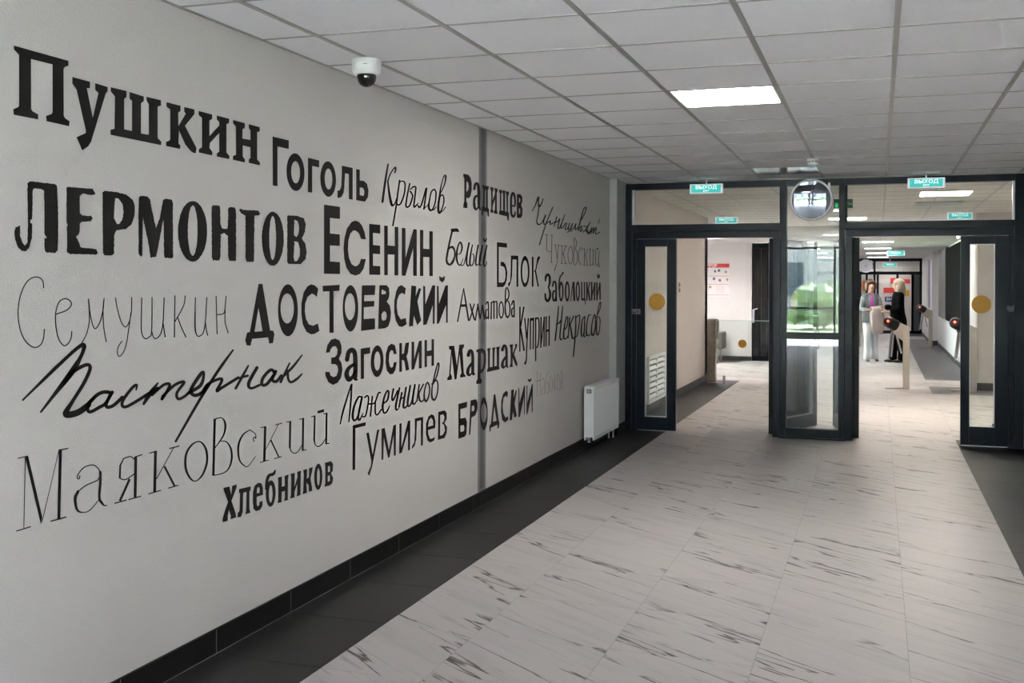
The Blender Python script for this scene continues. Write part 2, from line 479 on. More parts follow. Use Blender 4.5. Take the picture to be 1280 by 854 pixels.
def shrub(x, y, r, h, c, lab):
    b = MB()
    rnd = random.Random(int(x * 13 + y * 7))
    for k in range(46):
        a, q = rnd.uniform(0, 2 * pi), rnd.uniform(0, 1)
        zz = h * rnd.uniform(.25, 1); rr = r * sqrt(q) * (1 - .5 * (zz / h))
        bmesh.ops.create_icosphere(b.bm, subdivisions=1, radius=r * rnd.uniform(.16, .3),
            matrix=Matrix.Translation((x + rr * cos(a), y + rr * sin(a), zz - .13)))
    for v in b.bm.verts: v.co += Vector(noise.noise_vector(v.co * 5)) * .08
    e = empty('garden_shrub', (0, 0, 0), lab, 'shrub')
    b.build('foliage', mat('leaf_green_%d' % c, ((.15, .23, .11), (.24, .32, .17), (.13, .19, .11))[c], .8), e)
    MB().cyl((x, y, -.15), (x, y, h * .5), .05, .03).build('stem', mat('bark', (.08, .05, .03), .9), e)
for i, (x, y, r, h, c) in enumerate([(-2, -19, 1.3, 1.3, 0), (.6, -21, 1.6, 1.5, 1), (4.5, -19, 1.2, 1.1, 2), (7.5, -22, 1.8, 1.7, 0)]):
    shrub(x, y, r, h, c, ['dark green rounded garden shrub farthest left behind the camera', 'wide light green shrub outside behind the camera',
                          'low blue-green shrub outside behind the camera', 'largest dark green shrub outside behind the camera, at the far side'][i])
shrub(-7.5, 34, 1.5, 2.0, 1, 'light green shrub outside the far lobby glazing')
shrub(-9.8, 46, 2.2, 3.4, 0, 'dark green shrub outside the far end of the lobby glazing')
fc = empty('neighbouring_building', (0, 0, 0), 'pale two-storey building across the garden behind the camera', 'building')
box('wall', -16, 20, -42, -34, -.13, 7.5, mat('pale_render', (.62, .58, .60), .9), fc)
for i in range(9):
    for zf in (1.0, 4.4):
        box('window', -14 + 3.8 * i, -12.4 + 3.8 * i, -34.02, -33.94, zf, zf + 1.7, mat('far_window', (.10, .12, .16), .2), fc)
# ------------------------------------------------------------------ glazed partition with two doorways
pt = bpy.data.objects.new('window_1', None); COL.objects.link(pt); pt.location = (0, D, 0)
struct(pt, 'anthracite framed glazed partition across the corridor')
def fb(name, x0, x1, z0, z1, y0=-.05, y1=.05, m=M_frame, parent=pt, bev=.003):
    return MB().box(x0, x1, y0, y1, z0, z1, bev).build(name, m, parent)
fb('post', .044, .139, 0, 2.612); fb('post', 3.839, 3.925, 0, 2.612)
fb('head_rail', .139, 1.676, 2.546, 2.612); fb('head_rail', 1.735, 2.241, 2.546, 2.612); fb('head_rail', 2.295, 3.839, 2.546, 2.612)
fb('mullion', 1.676, 1.735, 0, 2.612, -.06, .05); fb('mullion', 2.241, 2.295, 0, 2.612, -.06, .05)
fb('transom_rail', .139, 1.676, 2.105, 2.176); fb('transom_rail', 2.295, 3.839, 2.105, 2.176)
fb('centre_rail', 1.735, 2.241, 1.004, 1.068, -.05, .04); fb('bottom_rail', 1.735, 2.241, 0.012, .10, -.045, .04)
fb('floor_sill', 1.66, 2.31, 0, .014, -.09, .05)
def pane(x0, x1, z0, z1, y=0.0, parent=pt):
    return box('pane', x0, x1, y - .004, y + .004, z0, z1, M_glass, parent)
pane(.16, 1.66, 2.176, 2.546); pane(2.32, 3.82, 2.176, 2.546)
pane(1.735, 2.241, 1.068, 2.546); pane(1.735, 2.241, .10, 1.004)
for x0, x1 in ((.139, .16), (1.662, 1.676), (2.295, 2.32), (3.82, 3.839)):
    fb('glazing_bead', x0, x1, 2.176, 2.546, -.02, .02, M_alu if x0 in (.139, 3.82) else M_gasket, bev=0)
# door casings
def casing(name, x0, x1, lab):
    e = bpy.data.objects.new(name, None); COL.objects.link(e); e.location = (0, D, 0); struct(e, lab)
    MB().box(x0, x1, -.045, .045, 2.03, 2.099, .003).build('casing_head', M_frame, e)
    MB().box(x0, x1, -.03, .03, 2.099, 2.105).build('gasket', M_gasket, e)
    return e
d1 = casing('door_1', .145, 1.67, 'left doorway of the glazed partition')
d2 = casing('door_2', 2.30, 3.833, 'right doorway of the glazed partition')
MB().box(1.60, 1.672, -.045, .045, 0, 2.03, .003).build('jamb', M_frame, d1)
MB().box(2.299, 2.371, -.045, .045, 0, 2.03, .003).build('jamb', M_frame, d2)
MB().box(.145, .19, -.045, .045, 0, 2.03, .003).build('jamb', M_frame, d1)
MB().box(3.79, 3.835, -.045, .045, 0, 2.03, .003).build('jamb', M_frame, d2)
def disc(r, y, n=40):
    b = MB(); b.cyl((0, y - .001, 0), (0, y + .001, 0), r, seg=n); return b
def leaf(parent, w_, sl, sr, loc, rz, gz0=.15, gz1=1.947, label=None, dot=None, h=2.025):
    e = bpy.data.objects.new('door_leaf', None); COL.objects.link(e); e.parent = parent
    e.location = loc; e.rotation_euler = (0, 0, rz)
    if label: e['label'] = label
    b = MB()
    b.box(0, sl, -.03, .03, .012, h, .003).box(w_ - sr, w_, -.03, .03, .012, h, .003)
    b.box(sl, w_ - sr, -.03, .03, .012, gz0, .003).box(sl, w_ - sr, -.03, .03, gz1, h, .003)
    b.build('leaf_frame', M_frame, e)
    MB().box(sl, sl + .005, -.033, .033, gz0, gz1).box(w_ - sr - .005, w_ - sr, -.033, .033, gz0, gz1)\
        .box(sl, w_ - sr, -.033, .033, gz0, gz0 + .005).box(sl, w_ - sr, -.033, .033, gz1 - .005, gz1).build('bead', M_alu, e)
    box('pane', sl + .005, w_ - sr - .005, -.004, .004, gz0 + .005, gz1 - .005, M_glass, e)
    MB().box(.01, w_ - .01, -.012, .012, .002, .012).build('brush_seal', M_alu, e)
    if dot:
        o = disc(.088, -.0055).build('sticker', M_amber, e, loc=(dot, 0, 1.366)); o['label'] = 'round amber sticker on the glass'
    return e
leaf(d1, .42, .092, .097, (.19, 0, 0), 0, label='narrow left leaf, shut, with an amber dot on its glass', dot=.213)
leaf(d2, .423, .079, .121, (3.367, 0, 0), 0, gz0=.19, label='narrow right leaf, shut, with an amber dot on its glass', dot=.185)
ang = math.atan2(.93, .37)
l1 = leaf(d1, 1.0, .11, .11, (1.585, .075, 0), ang, label='wide left leaf swung open behind the middle glass', dot=.48)
l2 = leaf(d2, 1.0, .11, .11, (2.40, .075, 0), math.atan2(.95, -.22), label='wide right leaf swung open behind the middle glass')
for e_ in (l1, l2):
    MB().box(.62, .80, -.085, -.03, 1.955, 2.01, .006).build('door_closer', M_alu, e_)
    MB().cyl((.93, -.075, .85), (.93, -.075, 1.25), .012).cyl((.93, -.03, .87), (.93, -.08, .87), .008).cyl((.93, -.03, 1.23), (.93, -.08, 1.23), .008).build('pull_handle', M_alu, e_, smooth=False)
for (ox, par) in ((1.59, d1), (2.375, d2)):
    MB().box(ox - .035, ox + .06, .035, .07, .02, 2.02).build('hinge_gasket', M_gasket, par)
# small plates stuck on the door frames
st = empty('door_label', (.19, D - .047, 1.26), 'small worn grey label on the left door stile', 'label')
MB().box(-.045, .045, -.0008, .0008, -.028, .028).build('label_plate', mat('worn_grey_label', (.13, .12, .125), .6), st)
MB().box(-.04, -.01, -.0016, -.0006, -.02, .0).box(.0, .035, -.0016, -.0006, .008, .014).box(.0, .035, -.0016, -.0006, -.008, -.002).build('print', mat('label_print', (.035, .035, .04), .6), st)
sm_ = empty('face_sticker', (3.805, D - .047, 1.335), 'small faded face-shaped sticker on the right door stile', 'sticker')
b = MB()
pts = [(-.03, .03), (-.01, .018), (.01, .018), (.03, .032), (.034, -.005), (.02, -.032), (-.005, -.038), (-.026, -.026), (-.034, -.002)]
b.prism(pts, lambda x, z: Vector((x, -.0006, z)), lambda x, z: Vector((x, .0006, z)))
b.build('sticker_base', mat('faded_grey_film', (.075, .085, .09), .6), sm_)
MB().box(-.022, -.004, -.0014, -.0006, .003, .007).box(.008, .022, -.0014, -.0006, .003, .007).box(-.012, .012, -.0014, -.0006, -.018, -.013).build('face_lines', M_black, sm_)
pl = empty('pane_maker_tag', (3.66, D - .036, .215), 'tiny blue-grey tag at the bottom corner of the right door glass', 'tag')
MB().box(-.012, .012, -.0008, .0008, -.012, .012).build('tag_plate', mat('tag_blue', (.15, .2, .25), .5), pl)
# ------------------------------------------------------------------ ceiling lamps
def ceiling_lamp(x0, y0, x1, y1, z, label, grp=None, m=None):
    e = empty('ceiling_lamp', ((x0 + x1) / 2, (y0 + y1) / 2, z), label, 'lamp', grp)
    w_, d_ = (x1 - x0) / 2, (y1 - y0) / 2
    MB().box(-w_, w_, -d_, -d_ + .012, 0, .02).box(-w_, w_, d_ - .012, d_, 0, .02).box(-w_, -w_ + .012, -d_, d_, 0, .02).box(w_ - .012, w_, -d_, d_, 0, .02).build('lamp_frame', M_white, e)
    MB().box(-w_ + .012, w_ - .012, -d_ + .012, d_ - .012, .004, .012).build('diffuser', m or M_lamp, e)
    return e
ceiling_lamp(1.496, 5.995, 2.072, 6.57, H, 'bright square luminous panel in the near corridor ceiling', m=M_lampn)
ceiling_lamp(3.07, 13.3, 3.64, 13.92, H - .002, 'luminous ceiling panel seen through the glass above the right doorway', None, M_lampv)
ceiling_lamp(-1.5, 19.6, -.9, 20.2, H - .002, 'luminous ceiling panel over the poster wall alcove', m=M_lampa)
ceiling_lamp(-.9, 20.8 - .6, -.3, 20.8 - .0, H - .002, 'second luminous ceiling panel, added to brighten the poster wall alcove, nearer the pier', m=M_lampa)  # extra panel put in to brighten the white poster wall
for i, (x, y, lab) in enumerate([(2.14, 18.3, 'luminous panel over the turnstile row, seen behind the middle glass'), (3.2, 19.5, 'luminous panel right of the turnstile row')]):
    ceiling_lamp(x - .3, y - .3, x + .3, y + .3, H - .002, lab)
for i, y in enumerate((22.6, 26.6, 30.4, 34.8)):
    for x in (1.0, 2.6):
        ceiling_lamp(x - .3, y - .3, x + .3, y + .3, 2.41, ['nearest', 'second', 'third', 'farthest'][i] + (' left' if x < 2 else ' right') + ' luminous panel of the far lobby ceiling', None)
for i, (x, y) in enumerate([(0, -5), (3, -5), (6, -5), (1.78, -1.5), (1.78, 2.0)]):
    ceiling_lamp(x - .29, y - .29, x + .29, y + .29, H - .002, ['left', 'middle', 'right', 'nearer', 'nearest'][i] + ' luminous panel behind the camera') if i < 4 else None
ceiling_lamp(2.6, 37.3, 3.2, 37.9, 2.41, 'luminous panel added behind the far partition to light the far wall')  # unseen panel added to light the far wall and its posters
gp = empty('glossy_ceiling_panel', (1.784, 10.48, H), 'unlit glossy square ceiling panel in front of the partition', 'ceiling panel')
MB().box(-.288, .288, -.288, .288, .0, .012).build('panel', mat('glossy_acrylic', (.16, .17, .19), .16, spec=.4), gp)
ap = empty('ceiling_vent', (3.35, 15.1, H), 'square ceiling vent beyond the right doorway', 'vent')
MB().box(-.29, .29, -.29, .29, -.012, .0).build('vent_frame', M_alu, ap)
for k in range(5): MB().box(-.25, .25, -.24 + k * .11, -.2 + k * .11, -.02, -.012).build('vent_slat', M_white, ap)
# ------------------------------------------------------------------ dome camera
dc = empty('dome_camera', (.268, 4.70, H), 'white ceiling dome camera with a dark glossy dome', 'camera')
MB().lathe([(0, 0), (.082, 0), (.084, -.004), (.084, -.05), (.079, -.072), (.070, -.084), (.052, -.087), (0, -.087)], 48).build('housing', M_plastic, dc, smooth=True)
MB().lathe([(.052, -.084), (.055, -.092), (.055, -.10), (.050, -.122), (.038, -.142), (.020, -.153), (.001, -.156)], 40).build('dome', M_smoke, dc, smooth=True)
MB().box(.02, .045, -.0845, -.0835, -.042, -.038).build('badge', mat('badge_grey', (.1, .1, .1), .4), dc)
MB().sphere((0, 0, -.105), .032, .032, .035).build('lens_block', M_black, dc, smooth=True)
dc.scale = (.85, .85, .85)
# smoke detector
sd = empty('smoke_detector', (2.08, 9.57, H), 'small white smoke detector on the ceiling grid', 'smoke detector')
dbody = MB().lathe([(0, 0), (.05, 0), (.05, -.012), (.044, -.02), (.044, -.028), (.047, -.03), (.045, -.045), (.03, -.055), (0, -.056)], 32).build('detector_body', M_plastic, sd, smooth=True)
for k in range(10):
    a = 2 * pi * k / 10
    MB().box(-.009, .009, -.0475, -.043, -.029, -.021).build('slot', M_black, dbody).rotation_euler = (0, 0, a)
# ------------------------------------------------------------------ exit signs
def text_mesh(s, size, name, m, parent, loc, rot=(pi / 2, 0, 0), extrude=.0006, sx_=1.0, off=0.0):
    cu = bpy.data.curves.new(name, 'FONT'); cu.body = s; cu.size = size; cu.align_x = 'CENTER'; cu.align_y = 'CENTER'
    cu.extrude = extrude; cu.offset = off
    t = bpy.data.objects.new(name, cu); COL.objects.link(t)
    bpy.context.view_layer.update()
    me = bpy.data.meshes.new_from_object(t.evaluated_get(bpy.context.evaluated_depsgraph_get()))
    bpy.data.objects.remove(t)
    me.materials.clear(); me.materials.append(m)
    o = link(name, me, parent, loc); o.rotation_euler = rot; o.scale = (sx_, 1, 1)
    return o
M_teal = mat('lit_teal_sign', (.02, .25, .22), .4, emit=((.04, .60, .55), .24))
M_litw = mat('lit_white_letters', (.9, .9, .9), .4, emit=((1, 1, 1), .34))
M_green = mat('lit_green_sign', (.0, .3, .08), .4, emit=((.0, .75, .16), .3))
M_signw = mat('sign_housing', (.80, .78, .82), .35, emit=((.95, .93, 1), .10))
def exit_sign(x, y, z, label, w_=.335, h_=.098, top=H, body='ВЫХОД', sub='EXIT'):
    e = empty('exit_sign', (x, y, z), label, 'exit sign')
    MB().box(-w_ / 2, w_ / 2, -.02, .02, -h_ / 2, h_ / 2, .008).build('housing', M_signw, e)
    lf = MB().box(-w_ / 2 + .017, w_ / 2 - .02, -.0215, -.019, -h_ / 2 + .011, h_ / 2 - .011).build('lit_face', M_teal, e)
    text_mesh(body, .048, 'lettering', M_litw, lf, (0, -.0225, .012), sx_=1.2)
    text_mesh(sub, .026, 'lettering', M_litw, lf, (0, -.0225, -.022), sx_=1.1)
    MB().cyl((0, 0, h_ / 2), (0, 0, top - z), .008).box(-.12, .12, -.012, .012, top - z - .008, top - z).build('hanger', M_plastic, e)
    return e
exit_sign(.955, 11.0, 2.522, 'teal lit exit sign hanging above the left doorway')
exit_sign(3.043, 11.0, 2.525, 'teal lit exit sign hanging above the right doorway')
exit_sign(.43, 16.5, 2.525, 'smaller-looking teal exit sign seen through the left transom glass')
exit_sign(3.70, 16.4, 2.53, 'smaller-looking teal exit sign seen through the right transom glass')
exit_sign(3.0, 27.0, 2.31, 'teal exit sign over the walkway behind the two women, the nearer one', w_=.40, h_=.12, top=2.42)
exit_sign(2.96, 36.0, 2.20, 'teal exit sign on the far partition', w_=.42, h_=.12, top=2.42)
def run_sign(x, y, z, label, w_=.2, h_=.1, top=H):
    e = empty('emergency_sign', (x, y, z), label, 'emergency sign')
    MB().box(-w_ / 2, w_ / 2, -.012, .012, -h_ / 2, h_ / 2).cyl((0, 0, h_ / 2), (0, 0, top - z), .006).build('sign_body', M_black, e)
    b = MB(); s = h_ / 2
    b.sphere((.02, -.014, s * .62), .011, .003, .011)
    b.box(-.015, .025, -.016, -.012, -s * .15, s * .42).box(.02, .055, -.016, -.012, s * .1, s * .3).box(-.045, -.012, -.016, -.012, s * .15, s * .3)
    b.box(-.05, -.01, -.016, -.012, -s * .5, -s * .3).box(.012, .03, -.016, -.012, -s * .85, -s * .15).box(-.085, -.06, -.016, -.012, -s * .8, s * .1).box(.06, .09, -.016, -.012, -s * .2, 0)
    b.build('running_figure', M_green, e)
    return e
run_sign(2.24, 12.6, 2.46, 'small green running-man sign behind the middle glass')
run_sign(2.28, 36.2, 2.18, 'green running-man sign beside the far round clock', .4, .16, 2.42)
# ------------------------------------------------------------------ round clocks with mirror glass
def round_clock(x, y, z, r, label, tilt, glass_mat=None):
    e = empty('round_clock', (x, y, z), label, 'clock')
    MB().lathe([(r * .90, .035), (r * .93, .055), (r * .985, .058), (r, .045), (r * 1.0, .0)], 64, axis='Y').build('rim', mat('pale_rim', (.80, .80, .86), .4), e, smooth=True)
    MB().lathe([(r, .0), (r * 1.02, .0), (r * 1.02, -.03), (0, -.03)], 64, axis='Y').build('back_shell', M_black, e, smooth=False)
    R = r * 8.0; n = 14; prof = []
    for i in range(n + 1):
        q = r * .92 * (1 - i / n) + .0001
        prof.append((q, .034 + sqrt(R * R - q * q) - sqrt(R * R - (r * .92) ** 2)))
    MB().lathe(prof, 64, axis='Y').build('mirror_glass', glass_mat or mat('tinted_mirror', (.19, .21, .24), .03, metal=1.0), e, smooth=True)
    zf = -(.036 + R - sqrt(R * R - (r * .92) ** 2))
    MB().prism([(-.007, -.05), (.005, -.05), (.018, .085), (.011, .085)], lambda a, c: Vector((a, zf, c)), lambda a, c: Vector((a, zf - .002, c)))\
        .prism([(-.045, .008), (-.045, .014), (.075, -.002), (.075, -.010)], lambda a, c: Vector((a, zf, c)), lambda a, c: Vector((a, zf - .002, c)))\
        .cyl((0, zf + .004, 0), (0, zf - .003, 0), .008).build('clock_hands', mat('dark_hands', (.04, .05, .06), .4), e)
    MB().box(r * .78, r * .88, -.03, .13, r * .45, r * .80, .004).cyl((r * .83, .1, r * .6), (r * .83, .24, r * .8), .012).build('wall_bracket', M_plastic, e)
    e.rotation_euler = (radians(tilt), 0, radians(2.5))
    return e
round_clock(1.985, 11.0, 2.39, .203, 'round white-rimmed clock with mirror glass above the middle pane', 4)
round_clock(2.235, 36.0, 2.17, .21, 'small distant round clock above the far doors', 4, mat('pale_clock_face', (.6, .6, .63), .4))
# ------------------------------------------------------------------ radiator
rd = empty('radiator', (.002, 9.66, .1), 'white flat-panel radiator low on the lettered wall', 'radiator')
L_ = 1.0
MB().box(.035, .05, .0, L_, .0, .5, .003).build('back_panel', M_white, rd)
fpn = MB().box(.115, .13, .0, L_, .0, .5, .004).build('front_panel', M_white, rd)
b = MB()
for k in range(28): b.box(.13, .1335, .035 + k * .0342, .052 + k * .0342, .035, .465, .0015)
o = b.build('pressed_flutes', M_white, fpn); o['kind'] = 'stuff'
b = MB(); b.box(.035, .13, -.004, .0, .03, .5)
b.build('end_cover', M_white, rd); MB().box(.035, .13, L_, L_ + .004, .03, .5).build('end_cover', M_white, rd)
g_ = MB()
g_.box(.04, .125, 0, L_, .495, .499)
for k in range(30): g_.box(.045, .12, .02 + k * .033, .034 + k * .033, .499, .503)
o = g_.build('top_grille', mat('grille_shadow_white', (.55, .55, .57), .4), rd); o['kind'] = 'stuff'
MB().cyl((.082, -.003, .455), (.082, -.012, .455), .014).build('air_valve', M_alu, rd)
MB().box(.06, .105, -.006, .0, .435, .475).build('valve_recess', mat('grey_recess', (.2, .2, .22), .5), rd)
MB().cyl((.082, L_, .455), (.082, L_ + .05, .455), .014).cyl((.082, L_ + .04, .455), (.082, L_ + .075, .455), .02).build('thermostat_cap', M_black, rd)
MB().cyl((.082, -.004, .02), (.082, -.004, -.0), .012).box(.07, .095, -.004, .012, -.02, .03).build('bracket', M_alu, rd)
MB().cyl((.082, L_ - .04, .0), (.082, L_ - .04, -.1), .009).cyl((.05, L_ - .09, .0), (.05, L_ - .09, -.1), .009).build('pipe', M_white, rd)
MB().box(0, .04, .2, .24, .1, .3).box(0, .04, .76, .8, .1, .3).build('wall_bracket', M_alu, rd)
# ------------------------------------------------------------------ louvred vent and switches on the wall beyond
gv = empty('wall_vent', (0, 12.68, .115), 'white louvred vent low on the wall past the left doorway', 'vent')
MB().box(0, .03, 0, 1.06, 0, .04).box(0, .03, 0, 1.06, .53, .57).box(0, .03, 0, .04, .04, .53).box(0, .03, 1.02, 1.06, .04, .53).box(0, .026, .51, .55, .04, .53).build('vent_frame', M_white, gv)
for k in range(7):
    s = MB().box(.0, .03, .04, 1.02, -.004, .004)
    for v in s.bm.verts: v.co.z -= (v.co.x) * 1.1
    s.build('louvre', M_white, gv, loc=(0, 0, .092 + k * .069))
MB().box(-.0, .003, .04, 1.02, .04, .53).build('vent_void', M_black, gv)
for k in range(2):
    s = empty('light_switch', (0, 14.86, 1.545 - k * .075), ('upper' if k == 0 else 'lower') + ' grey light switch on the wall past the left doorway', 'switch')
    sp_ = MB().box(0, .012, -.035, .035, -.033, .033, .003).build('switch_plate', M_alu, s)
    MB().box(.012, .017, -.018, .018, -.02, .02, .002).build('rocker', mat('dark_grey_plastic', (.08, .08, .085), .4), sp_)
# ------------------------------------------------------------------ barrier of posts and glass across the lobby
M_wood = mat('taupe_wood_grain', (.17, .135, .11), .55, noise_col=((.25, .21, .18), 14, .2))
ps = empty('barrier_post', (.127, 17.12, 0), 'brown wood-grained barrier post at the left wall corner', 'post')
MB().box(-.065, .065, -.07, .07, .01, .99, .004).build('shaft', M_wood, ps); MB().box(-.07, .07, -.075, .075, 0, .012).build('foot_plate', M_alu, ps)
p2 = empty('barrier_post', (1.42, 17.12, 0), 'grey barrier post behind the middle glass', 'post')
MB().box(-.07, .07, -.07, .07, .01, .98, .004).build('shaft', mat('grey_shaft', (.22, .20, .19), .5), p2); MB().box(-.075, .075, -.075, .075, 0, .012).build('foot_plate', M_alu, p2)
gb = empty('glass_barrier', (.2, 17.12, .1), 'clear glass barrier panel with an amber dot beside the brown post', 'barrier')
box('pane', 0, 1.14, -.004, .004, 0, .885, M_glass, gb)
MB().box(0, 1.14, -.008, .008, .882, .892).build('top_edge', mat('green_glass_edge', (.35, .5, .45), .3), gb)
MB().box(.1, .14, -.012, .012, -.1, .02).box(1.0, 1.04, -.012, .012, -.1, .02).build('clamp', M_alu, gb)
o = disc(.066, -.006).build('sticker', M_amber, gb, loc=(.402, 0, .526)); o['label'] = 'round amber sticker on the barrier glass'
M_beige = mat('champagne_steel', (.40, .345, .30), .4, metal=.5)
M_red = mat('red_indicator', (.6, .02, .02), .4, emit=((1.0, .03, .02), .6))
M_redc = mat('indicator_core', (1, .7, .3), .4, emit=((1.0, .55, .25), .7))
def turnstile(x, y, label):
    e = empty('tripod_turnstile', (x, y, 0), label, 'turnstile', 'tripod turnstiles in the lobby')
    MB().box(-.045, .045, -.06, .06, .012, .93, .006).build('column', M_beige, e)
    MB().prism([(-.30, .0), (.045, .0), (.045, .012), (-.05, .03), (-.30, .012)], lambda a, c: Vector((a, -.07, c)), lambda a, c: Vector((a, .07, c))).build('base_plate', M_beige, e)
    MB().prism([(.045, .93), (-.17, 1.0 + .03), (-.25, .93), (-.13, .78), (-.045, .72), (.045, .76)], lambda a, c: Vector((a, -.055, c)), lambda a, c: Vector((a, .055, c))).build('bracket', M_beige, e)
    hb = MB().cyl((-.14, -.0, .94), (-.245, -.05, 1.0), .085, .085, 28).cyl((-.245, -.05, 1.0), (-.265, -.13, 1.018), .085, .05, 28).build('hub', M_black, e)
    MB().box(-.284, -.230, -.142, -.136, 1.010, 1.024).box(-.264, -.250, -.142, -.136, .990, 1.044).build('cross_indicator', M_red, hb)
    MB().box(-.267, -.248, -.145, -.141, 1.008, 1.026).build('indicator_core', M_redc, hb)
    MB().cyl((-.2, -.03, .89), (-.25, -.03, .45), .013).build('arm', M_alu, e)
    MB().cyl((-.17, .0, .89), (-.21, .18, .47), .013).build('arm', M_alu, e)
    MB().cyl((-.16, -.02, .90), (-.06, .30, .52), .013).build('arm', M_alu, e)
    MB().cyl((-.17, -.02, .92), (-.19, -.01, .86), .05, .04, 20).build('arm_boss', M_black, e)
    return e
turnstile(3.01, 17.1, 'nearest tripod turnstile, in the middle of the right doorway')
turnstile(3.93, 17.1, 'tripod turnstile half hidden behind the narrow right door leaf')
turnstile(3.09, 28.6, 'far tripod turnstile between the two women')
turnstile(3.84, 28.6, 'far tripod turnstile right of the two women')
turnstile(2.15, 28.6, 'far tripod turnstile left of the woman in the pale blazer')
# ------------------------------------------------------------------ armchair
ac = empty('armchair', (-.62, 21.6, 0), 'dark olive armchair half hidden behind the brown post', 'armchair')
M_ol = mat('olive_leather', (.085, .085, .07), .55)
MB().box(-.3, .28, -.3, .3, .3, .46, .04).build('seat', M_ol, ac, smooth=True)
b = MB().box(-.3, .2, .18, .33, .4, .86, .05)
b.build('backrest', M_ol, ac, smooth=True)
for s in (-1, 1): MB().box(s * .30 - .05, s * .30 + .05, -.3, .25, .28, .62, .035).build('armrest', M_ol, ac, smooth=True)
for s in (-1, 1):
    for q in (-1, 1): MB().cyl((s * .24, q * .24, 0), (s * .24, q * .24, .3), .018, .02).build('leg', M_alu, ac)
# ------------------------------------------------------------------ poster on the white wall
po = empty('wall_poster', (-.80, 22.395, 1.64), 'white information poster with a red heading on the white wall', 'poster')
MB().box(-.52, .52, -.004, .004, -.34, .34).build('sheet', mat('poster_paper', (.78, .77, .80), .5), po)
hbn = MB().box(-.52, .52, -.0055, -.0035, .265, .345).build('heading_band', mat('poster_red', (.72, .055, .05), .5), po)
text_mesh('ТЕРРОР', .085, 'lettering', mat('print_white', (.85, .85, .85), .5), hbn, (.10, -.0065, .303), sx_=1.0, off=.003, extrude=.0003)
pc = [mat('print_violet', (.25, .08, .2), .6), mat('print_tan', (.5, .28, .2), .6), mat('print_slate', (.12, .14, .22), .6)]
rnd = random.Random(3)
for (cx_, cz_, kk) in [(.22, .19, 0), (.44, .17, 1), (.30, .20, 2), (-.1, .19, 1), (-.3, .17, 2), (.2, .04, 2), (.47, .02, 1), (.32, 0, 0), (-.05, .02, 0), (-.28, .03, 1), (.12, -.14, 1), (-.2, -.15, 2)]:
    MB().prism([(cx_ + rnd.uniform(.02, .035) * cos(a), cz_ + rnd.uniform(.02, .04) * sin(a)) for a in [2 * pi * k / 7 for k in range(7)]],
               lambda a, c: Vector((a, -.0035, c)), lambda a, c: Vector((a, -.0055, c))).build('picture', pc[kk], po)
b = MB()
for z_ in (.09, -.08, -.3): b.box(-.5, .5, -.0055, -.0035, z_ - .006, z_ + .006)
b.box(.0, .008, -.0055, -.0035, -.3, .25)
for k in range(9): b.box(.24, .42, -.0055, -.0035, -.12 - k * .017, -.117 - k * .017)
b.build('ruled_lines', mat('print_pink', (.62, .36, .42), .6), po)
# ------------------------------------------------------------------ black entrance doors beside the pier
M_dglass = glass('dark_glass', (.05, .07, .08), 1.5)
ed = empty('black_entrance_door', (.17, 22.42, 0), 'black framed dark glass door beside the white pier', 'door')
b = MB()
for x_ in (0.0, .15, .30): b.box(x_, x_ + .035, -.04, .04, 0, 2.35)
b.box(0, .335, -.04, .04, 2.30, 2.40).box(0, .335, -.04, .04, 0, .10)
b.build('door_frame', M_frame, ed)
box('pane', .035, .15, -.004, .004, .1, 2.3, M_dglass, ed); box('pane', .185, .30, -.004, .004, .1, 2.3, M_dglass, ed)
box('dark_interior_sheet', 0, .335, .2, .22, 0, 2.4, M_gasket, ed)  # black sheet stands in for the dark vestibule interior
MB().box(.015, .055, -.10, -.04, .78, 1.05, .006).cyl((.035, -.08, 1.04), (.12, -.1, 1.07), .012).build('handle', M_plastic, ed)
# ------------------------------------------------------------------ right lobby wall: pier and showcase
struct(box('trim_3', 3.93, 4.08, 30.0, 36.5, 0, 2.42, M_wall_w)); struct(box('baseboard_pier', 3.915, 3.93, 29.99, 36.5, 0, .09, M_sk2))
struct(box('baseboard_pier_front', 3.93, 4.08, 29.98, 30.0, 0, .12, M_sk2))
sc_ = empty('wall_showcase', (4.08, 20.2, .8), 'black framed glass showcase on the right lobby wall', 'showcase')
MB().box(-.07, 0, 0, 5.2, 0, 1.55).build('case', mat('matt_black_case', (.006, .006, .007), .9, spec=.05), sc_)
box('glass_front', -.078, -.070, 5.25, 8.0, 0.05, 1.55, mat('smoked_grey_glass', (.12, .115, .11), .3, spec=.4), sc_)
MB().box(-.07, 0, 5.2, 8.05, 0, 1.6).build('case', mat('grey_case', (.2, .2, .2), .5), sc_)
ba = empty('blue_poster', (3.927, 31.4, .95), 'tall blue-violet poster on the white pier', 'poster')
MB().box(-.004, 0, -.45, .45, 0, 1.3).build('sheet', mat('violet_print', (.22, .20, .33), .5), ba)
dc2 = empty('wall_camera', (4.0, 20.0, 2.40), 'small white camera high on the right lobby wall', 'camera')
MB().cyl((0, 0, 0), (-.1, -.12, -.02), .035).build('camera_body', M_plastic, dc2); MB().box(0, .085, -.02, .02, -.02, .02).build('arm', M_plastic, dc2)
